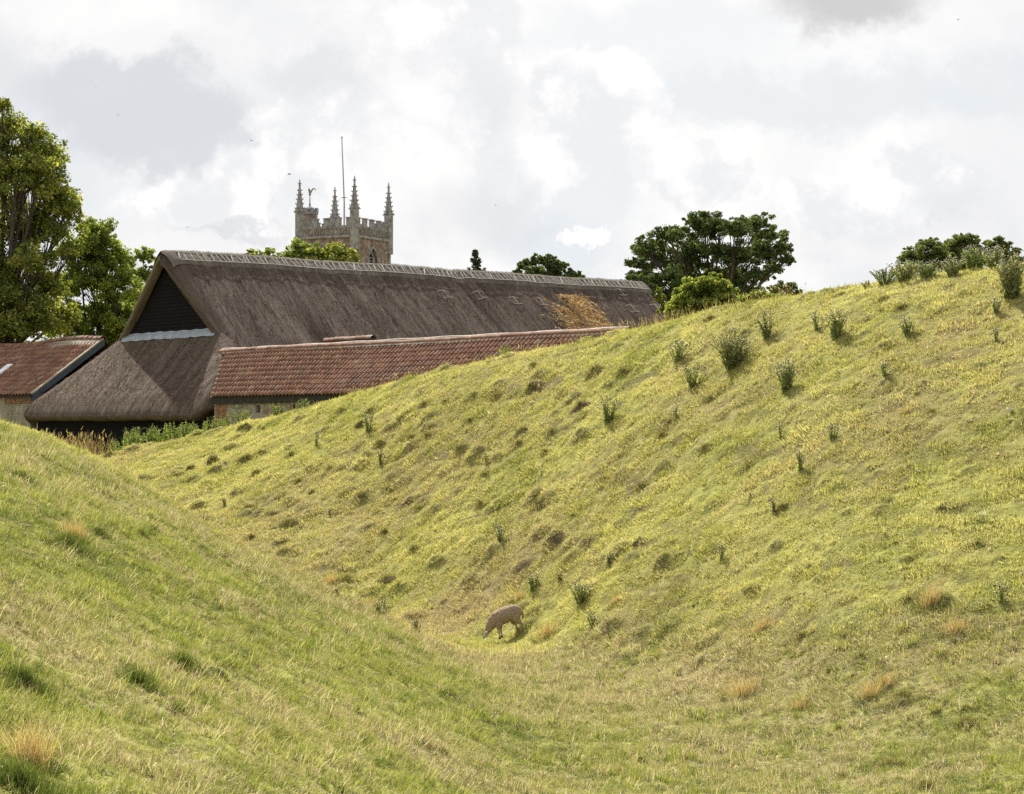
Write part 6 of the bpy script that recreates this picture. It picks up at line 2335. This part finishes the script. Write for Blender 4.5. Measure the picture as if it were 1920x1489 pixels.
# ------------------------------------------------------------------ the sheep
def make_sheep():
    p = spot(952, 1199)
    root = empty('sheep', p, 'brown woolly sheep grazing head down on the ditch floor', 'sheep')
    zf_, zr_ = float(terr(p.x - .2, p.y)[0]), float(terr(p.x + .3, p.y)[0])
    tilt = max(-.22, min(.22, math.atan2(zr_ - zf_, .5)))
    root.location.z = (zf_ + zr_) / 2 + .02
    root.rotation_euler = Euler((0, tilt, math.radians(186)))
    root.scale = (1.02, 1.02, 1.0)
    # overlapping lofts joined into one skin; x forward, z up, centre of the body at x=0
    mb = MB()

    def loft(pts, sides=14, closed=True):
        """pts: (x, y, z, half width, half height) along the limb or trunk"""
        rows = []
        n_ = len(pts)
        for i, (x, y, z, rw, rh) in enumerate(pts):
            p0 = Vector(pts[max(i - 1, 0)][:3]); p1 = Vector(pts[min(i + 1, n_ - 1)][:3])
            d = (p1 - p0).normalized()
            side = Vector((0, 1, 0)) if abs(d.y) < .9 else Vector((1, 0, 0))
            side = (side - d * side.dot(d)).normalized(); upv_ = side.cross(d)
            rows.append([tuple(Vector((x, y, z)) + side * (math.cos(t) * rw) + upv_ * (math.sin(t) * rh)) for t in np.linspace(0, 2 * math.pi, sides + 1)[:-1]])
        b0 = len(mb.v)
        mb.quadstrip(rows, closed=True)
        mb.f.append(tuple(range(b0, b0 + sides))[::-1]); mb.f.append(tuple(range(b0 + (n_ - 1) * sides, b0 + n_ * sides)))
    loft([(-.44, 0, .50, .03, .03), (-.42, 0, .50, .10, .10), (-.36, 0, .50, .145, .155), (-.25, 0, .505, .165, .185), (-.10, 0, .485, .175, .195), (.05, 0, .465, .175, .195),
          (.17, 0, .435, .16, .18), (.27, 0, .385, .13, .155), (.35, 0, .315, .10, .125), (.42, 0, .235, .078, .095), (.47, 0, .17, .062, .072), (.50, 0, .135, .03, .03)])
    for sg, dx in ((1, -.06), (-1, .06)):
        loft([(-.28, .07 * sg, .48, .05, .08), (-.27 + dx * .3, .085 * sg, .40, .075, .125), (-.245 + dx * .6, .095 * sg, .31, .055, .085), (-.275 + dx, .10 * sg, .22, .034, .046),
              (-.325 + dx, .10 * sg, .165, .026, .032), (-.305 + dx, .10 * sg, .07, .022, .024), (-.295 + dx, .10 * sg, -.03, .026, .028)], 10)
    for sg, dx in ((1, .03), (-1, -.04)):
        loft([(.15, .08 * sg, .40, .05, .08), (.16, .085 * sg, .30, .06, .08), (.17 + dx, .09 * sg, .21, .038, .045), (.18 + dx, .09 * sg, .13, .028, .030), (.18 + dx, .09 * sg, .05, .022, .024),
              (.18 + dx, .09 * sg, -.04, .027, .028)], 10)
    loft([(-.38, 0, .53, .03, .03), (-.44, 0, .48, .035, .03), (-.465, 0, .38, .028, .024), (-.46, 0, .29, .015, .015)], 8)
    me = bpy.data.meshes.new('body'); me.from_pydata(mb.v, [], mb.f)
    o = bpy.data.objects.new('body_build', me); COL.objects.link(o)
    rm = o.modifiers.new('remesh', 'REMESH'); rm.mode = 'VOXEL'; rm.voxel_size = .011
    sm = o.modifiers.new('smooth', 'SMOOTH'); sm.factor = .5; sm.iterations = 4
    dg = bpy.context.evaluated_depsgraph_get(); dg.update()
    ev = o.evaluated_get(dg); bme = bpy.data.meshes.new_from_object(ev)
    bpy.data.objects.remove(o)
    bme.name = 'body'
    # woolly relief except on the legs
    co = np.zeros(len(bme.vertices) * 3); bme.vertices.foreach_get('co', co); co = co.reshape(-1, 3)
    no = np.array([v.normal[:] for v in bme.vertices])
    k = np.clip((co[:, 2] - .16) / .12, 0, 1)
    nn = fbm(co[:, 0] * 34 + co[:, 1] * 21, co[:, 2] * 34 + co[:, 1] * 27, 5, 2) - .5
    co += no * ((nn * .026 + .012) * k)[:, None]
    bme.vertices.foreach_set('co', co.ravel()); bme.update()
    bme.materials.clear(); bme.materials.append(M['wool']); bme.materials.append(M['leg_hair'])
    for pl in bme.polygons:
        pl.use_smooth = True
        if pl.center.z < .17 and pl.center.x < .26: pl.material_index = 1
    put('body', bme, None, root)
    # head: wedge with muzzle, eyes
    bm = bmesh.new(); bmesh.ops.create_uvsphere(bm, u_segments=16, v_segments=12, radius=1)
    for v in bm.verts:
        x = v.co.z; y = v.co.y; z = v.co.x
        tap = .62 + .38 * (1 - (x + 1) / 2)
        v.co = Vector((x * .125, y * .062 * tap, z * .068 * tap + (.012 if x > .3 else 0)))
    hm = bpy.data.meshes.new('head'); bm.to_mesh(hm); bm.free()
    for f in hm.polygons: f.use_smooth = True
    hd = put('head', hm, M['leg_hair'], root, loc=(.535, 0, .095), rot=(0, math.radians(50), 0))
    for sg in (1, -1):
        bm = bmesh.new(); bmesh.ops.create_uvsphere(bm, u_segments=8, v_segments=6, radius=.010)
        em = bpy.data.meshes.new('eye'); bm.to_mesh(em); bm.free(); put('eye', em, M['hoof'], hd, loc=(-.01, .052 * sg, .028))
        bm = bmesh.new(); bmesh.ops.create_uvsphere(bm, u_segments=10, v_segments=8, radius=1)
        for v in bm.verts: v.co = Vector((v.co.x * .028, v.co.y * .062, v.co.z * .012))
        em = bpy.data.meshes.new('ear'); bm.to_mesh(em); bm.free()
        put('ear', em, M['pale_hair'], hd, loc=(-.085, .085 * sg, .035), rot=(math.radians(-20 * sg), 0, math.radians(25 * sg)))
    for (x, y, z) in ((-.355, .10, -.03), (-.235, -.10, -.03), (.21, .09, -.04), (.14, -.09, -.04)):
        mb = MB(); mb.prism([(x + .034 * math.cos(a) + .008, y + .026 * math.sin(a)) for a in np.linspace(0, 2 * math.pi, 9)[:-1]], z - .03, z + .025, .8)
        mb.build('hoof', M['hoof'], root)


make_sheep()


# ------------------------------------------------------------------ birds and small things
def make_bird(label, loc, s, yaw, flying=True, bank=.3, flap=.35):
    root = empty('bird', loc, label, 'bird', 'birds in the sky' if flying else None, rot=(bank, 0, yaw))
    me = bpy.data.meshes.new('body')
    V = [(-.5, 0, .02 if flying else -.12), (-.2, 0, 0), (.1, 0, .02), (.3, 0, .07 if flying else .16), (.42, 0, .08 if flying else .2), (.52, 0, .07 if flying else .18)]
    R_ = [.05, .11, .14, .08, .06, .012]
    mb = MB(); mb.tube([tuple(Vector(v) * s) for v in V], [q * s for q in R_], 8)
    mb.tube([tuple(Vector(v) * s) for v in ((-.45, 0, V[0][2]), (-.75, 0, V[0][2] - .05))], [.06 * s, .03 * s], 5)
    if not flying:
        mb.tube([(0, .04 * s, -.05 * s), (.02 * s, .04 * s, -.34 * s)], [.015 * s] * 2, 4); mb.tube([(0, -.04 * s, -.05 * s), (.02 * s, -.04 * s, -.34 * s)], [.015 * s] * 2, 4)
    mb.build('body', M['feathers'], root, smooth=True)
    if flying:
        for sg in (1, -1):
            mb = MB()
            z1, z2 = flap * .6 * s, flap * s * .7
            pts = [(.12, .06, 0), (.2, .5, z1 / s), (-.1, 1.15, z2 / s), (-.2, .55, z1 / s - .02), (-.25, .08, -.01)]
            top = [Vector((x, y * sg, z)) * s for x, y, z in pts]
            b0 = len(mb.v)
            mb.v.extend([tuple(q + Vector((0, 0, .015 * s))) for q in top]); mb.v.extend([tuple(q - Vector((0, 0, .015 * s))) for q in top])
            mb.f.append((0, 1, 3, 4)); mb.f.append((1, 2, 3)); mb.f.append((9, 8, 6, 5)); mb.f.append((8, 7, 6))
            for k in range(5): mb.f.append((k, 5 + k, 5 + (k + 1) % 5, (k + 1) % 5))
            mb.build('wing', M['feathers'], root)
    return root


bz_ = float(main_z(np.array([4.85]), np.array([0.0]))[0]) + .2
make_bird('black bird perched on the thatch ridge near its left end', (*B(4.85, 0, 0)[:2], bz_ + .12), .36, 2.7, flying=False, bank=0)
for (px, py, d, s, yaw, lb) in ((543, 327, 150, .40, .4, 'dark bird flying left of the weathercock'), (222, 216, 190, .30, 2, 'tiny bird high before the grey cloud on the left'),
                                (472, 264, 190, .34, 1, 'tiny bird in the bright cloud above the barn ridge'), (180, 163, 240, .26, 1.4, 'faintest bird, highest on the left'),
                                (351, 427, 170, .24, 2.2, 'speck of a bird low in the cloud over the gable'), (1797, 37, 170, .26, .2, 'tiny bird in the upper right of the sky'),
                                (930, 385, 200, .26, .9, 'tiny bird low in the sky right of the church tower')):
    make_bird(lb, AT(px, py, d), s * .75, yaw)

# a bleached stick, flints, buttercups
p = spot(900, 973)
root = tag(MB(), None) if False else None
mb = MB(); dx = Vector((.62, -.12, .16))
mb.tube([-dx, -dx * .3 + Vector((0, 0, .03)), dx * .4 + Vector((0, 0, .015)), dx], [.018, .022, .017, .010], 6)
o = mb.build('stick', M['wood_stick'], loc=p + Vector((0, 0, .09))); tag(o, 'bleached stick lying on the middle of the far bank', 'stick')
for (px, py, s, lb) in ((1132, 702, .06, 'white stone right of the steep dark hump'), (1893, 772, .08, 'pale stone near the right edge of the far bank'), (1885, 782, .05, 'smaller pale stone next to the one near the right edge'),
                        (1723, 890, .05, 'small white stone in the right part of the bank'), (795, 1113, .05, 'white stone on the slope left of and above the sheep'), (1841, 971, .04, 'tiny white stone above the broken soil scar')):
    s *= .55
    me = stone_mesh('flint', M['flint'], int(px), s * 2, s * 1.4, s * 1.1, .4)
    p = spot(px, py)
    o = put('flint', me, None, loc=p + Vector((0, 0, s * .5 + .05))); tag(o, lb, 'stone', 'pale stones on the bank')
V_, F_, off = [], [], 0
r = np.random.default_rng(3)
fl = [(1640, 1323), (1665, 1319), (1813, 1288), (1790, 1238), (1854, 1366), (1266, 1046), (2, 1128), (182, 1222), (1910, 1286), (590, 1288), (1820, 820), (1858, 862), (1540, 740), (340, 1180), (905, 1420), (1300, 1400)]
for (px, py) in fl + [(r.uniform(0, 1900), r.uniform(1050, 1480)) for _ in range(24)]:
    p = np.array(spot(px, py)); s = max(.010, .00032 * p[1])
    o3 = np.array([(math.cos(a), math.sin(a), .25) for a in np.linspace(0, 2 * math.pi, 6)[:-1]] + [(0, 0, 0)]) * s + p + np.array([0, 0, .10])
    V_.append(o3); F_.append(np.array([(k, (k + 1) % 5, 5) for k in range(5)]) + off); off += 6
m, nt, out = mat('buttercup'); cc = node(nt, 'ShaderNodeRGB'); cc.outputs[0].default_value = (.75, .58, .03, 1); leafy(nt, out, cc.outputs[0], .3); M['buttercup'] = m
o = put('buttercups', fast_mesh('buttercups', np.concatenate(V_), np.concatenate(F_)), M['buttercup']); tag(o, 'small yellow buttercups dotted through the grass', 'flowers', kind='stuff')
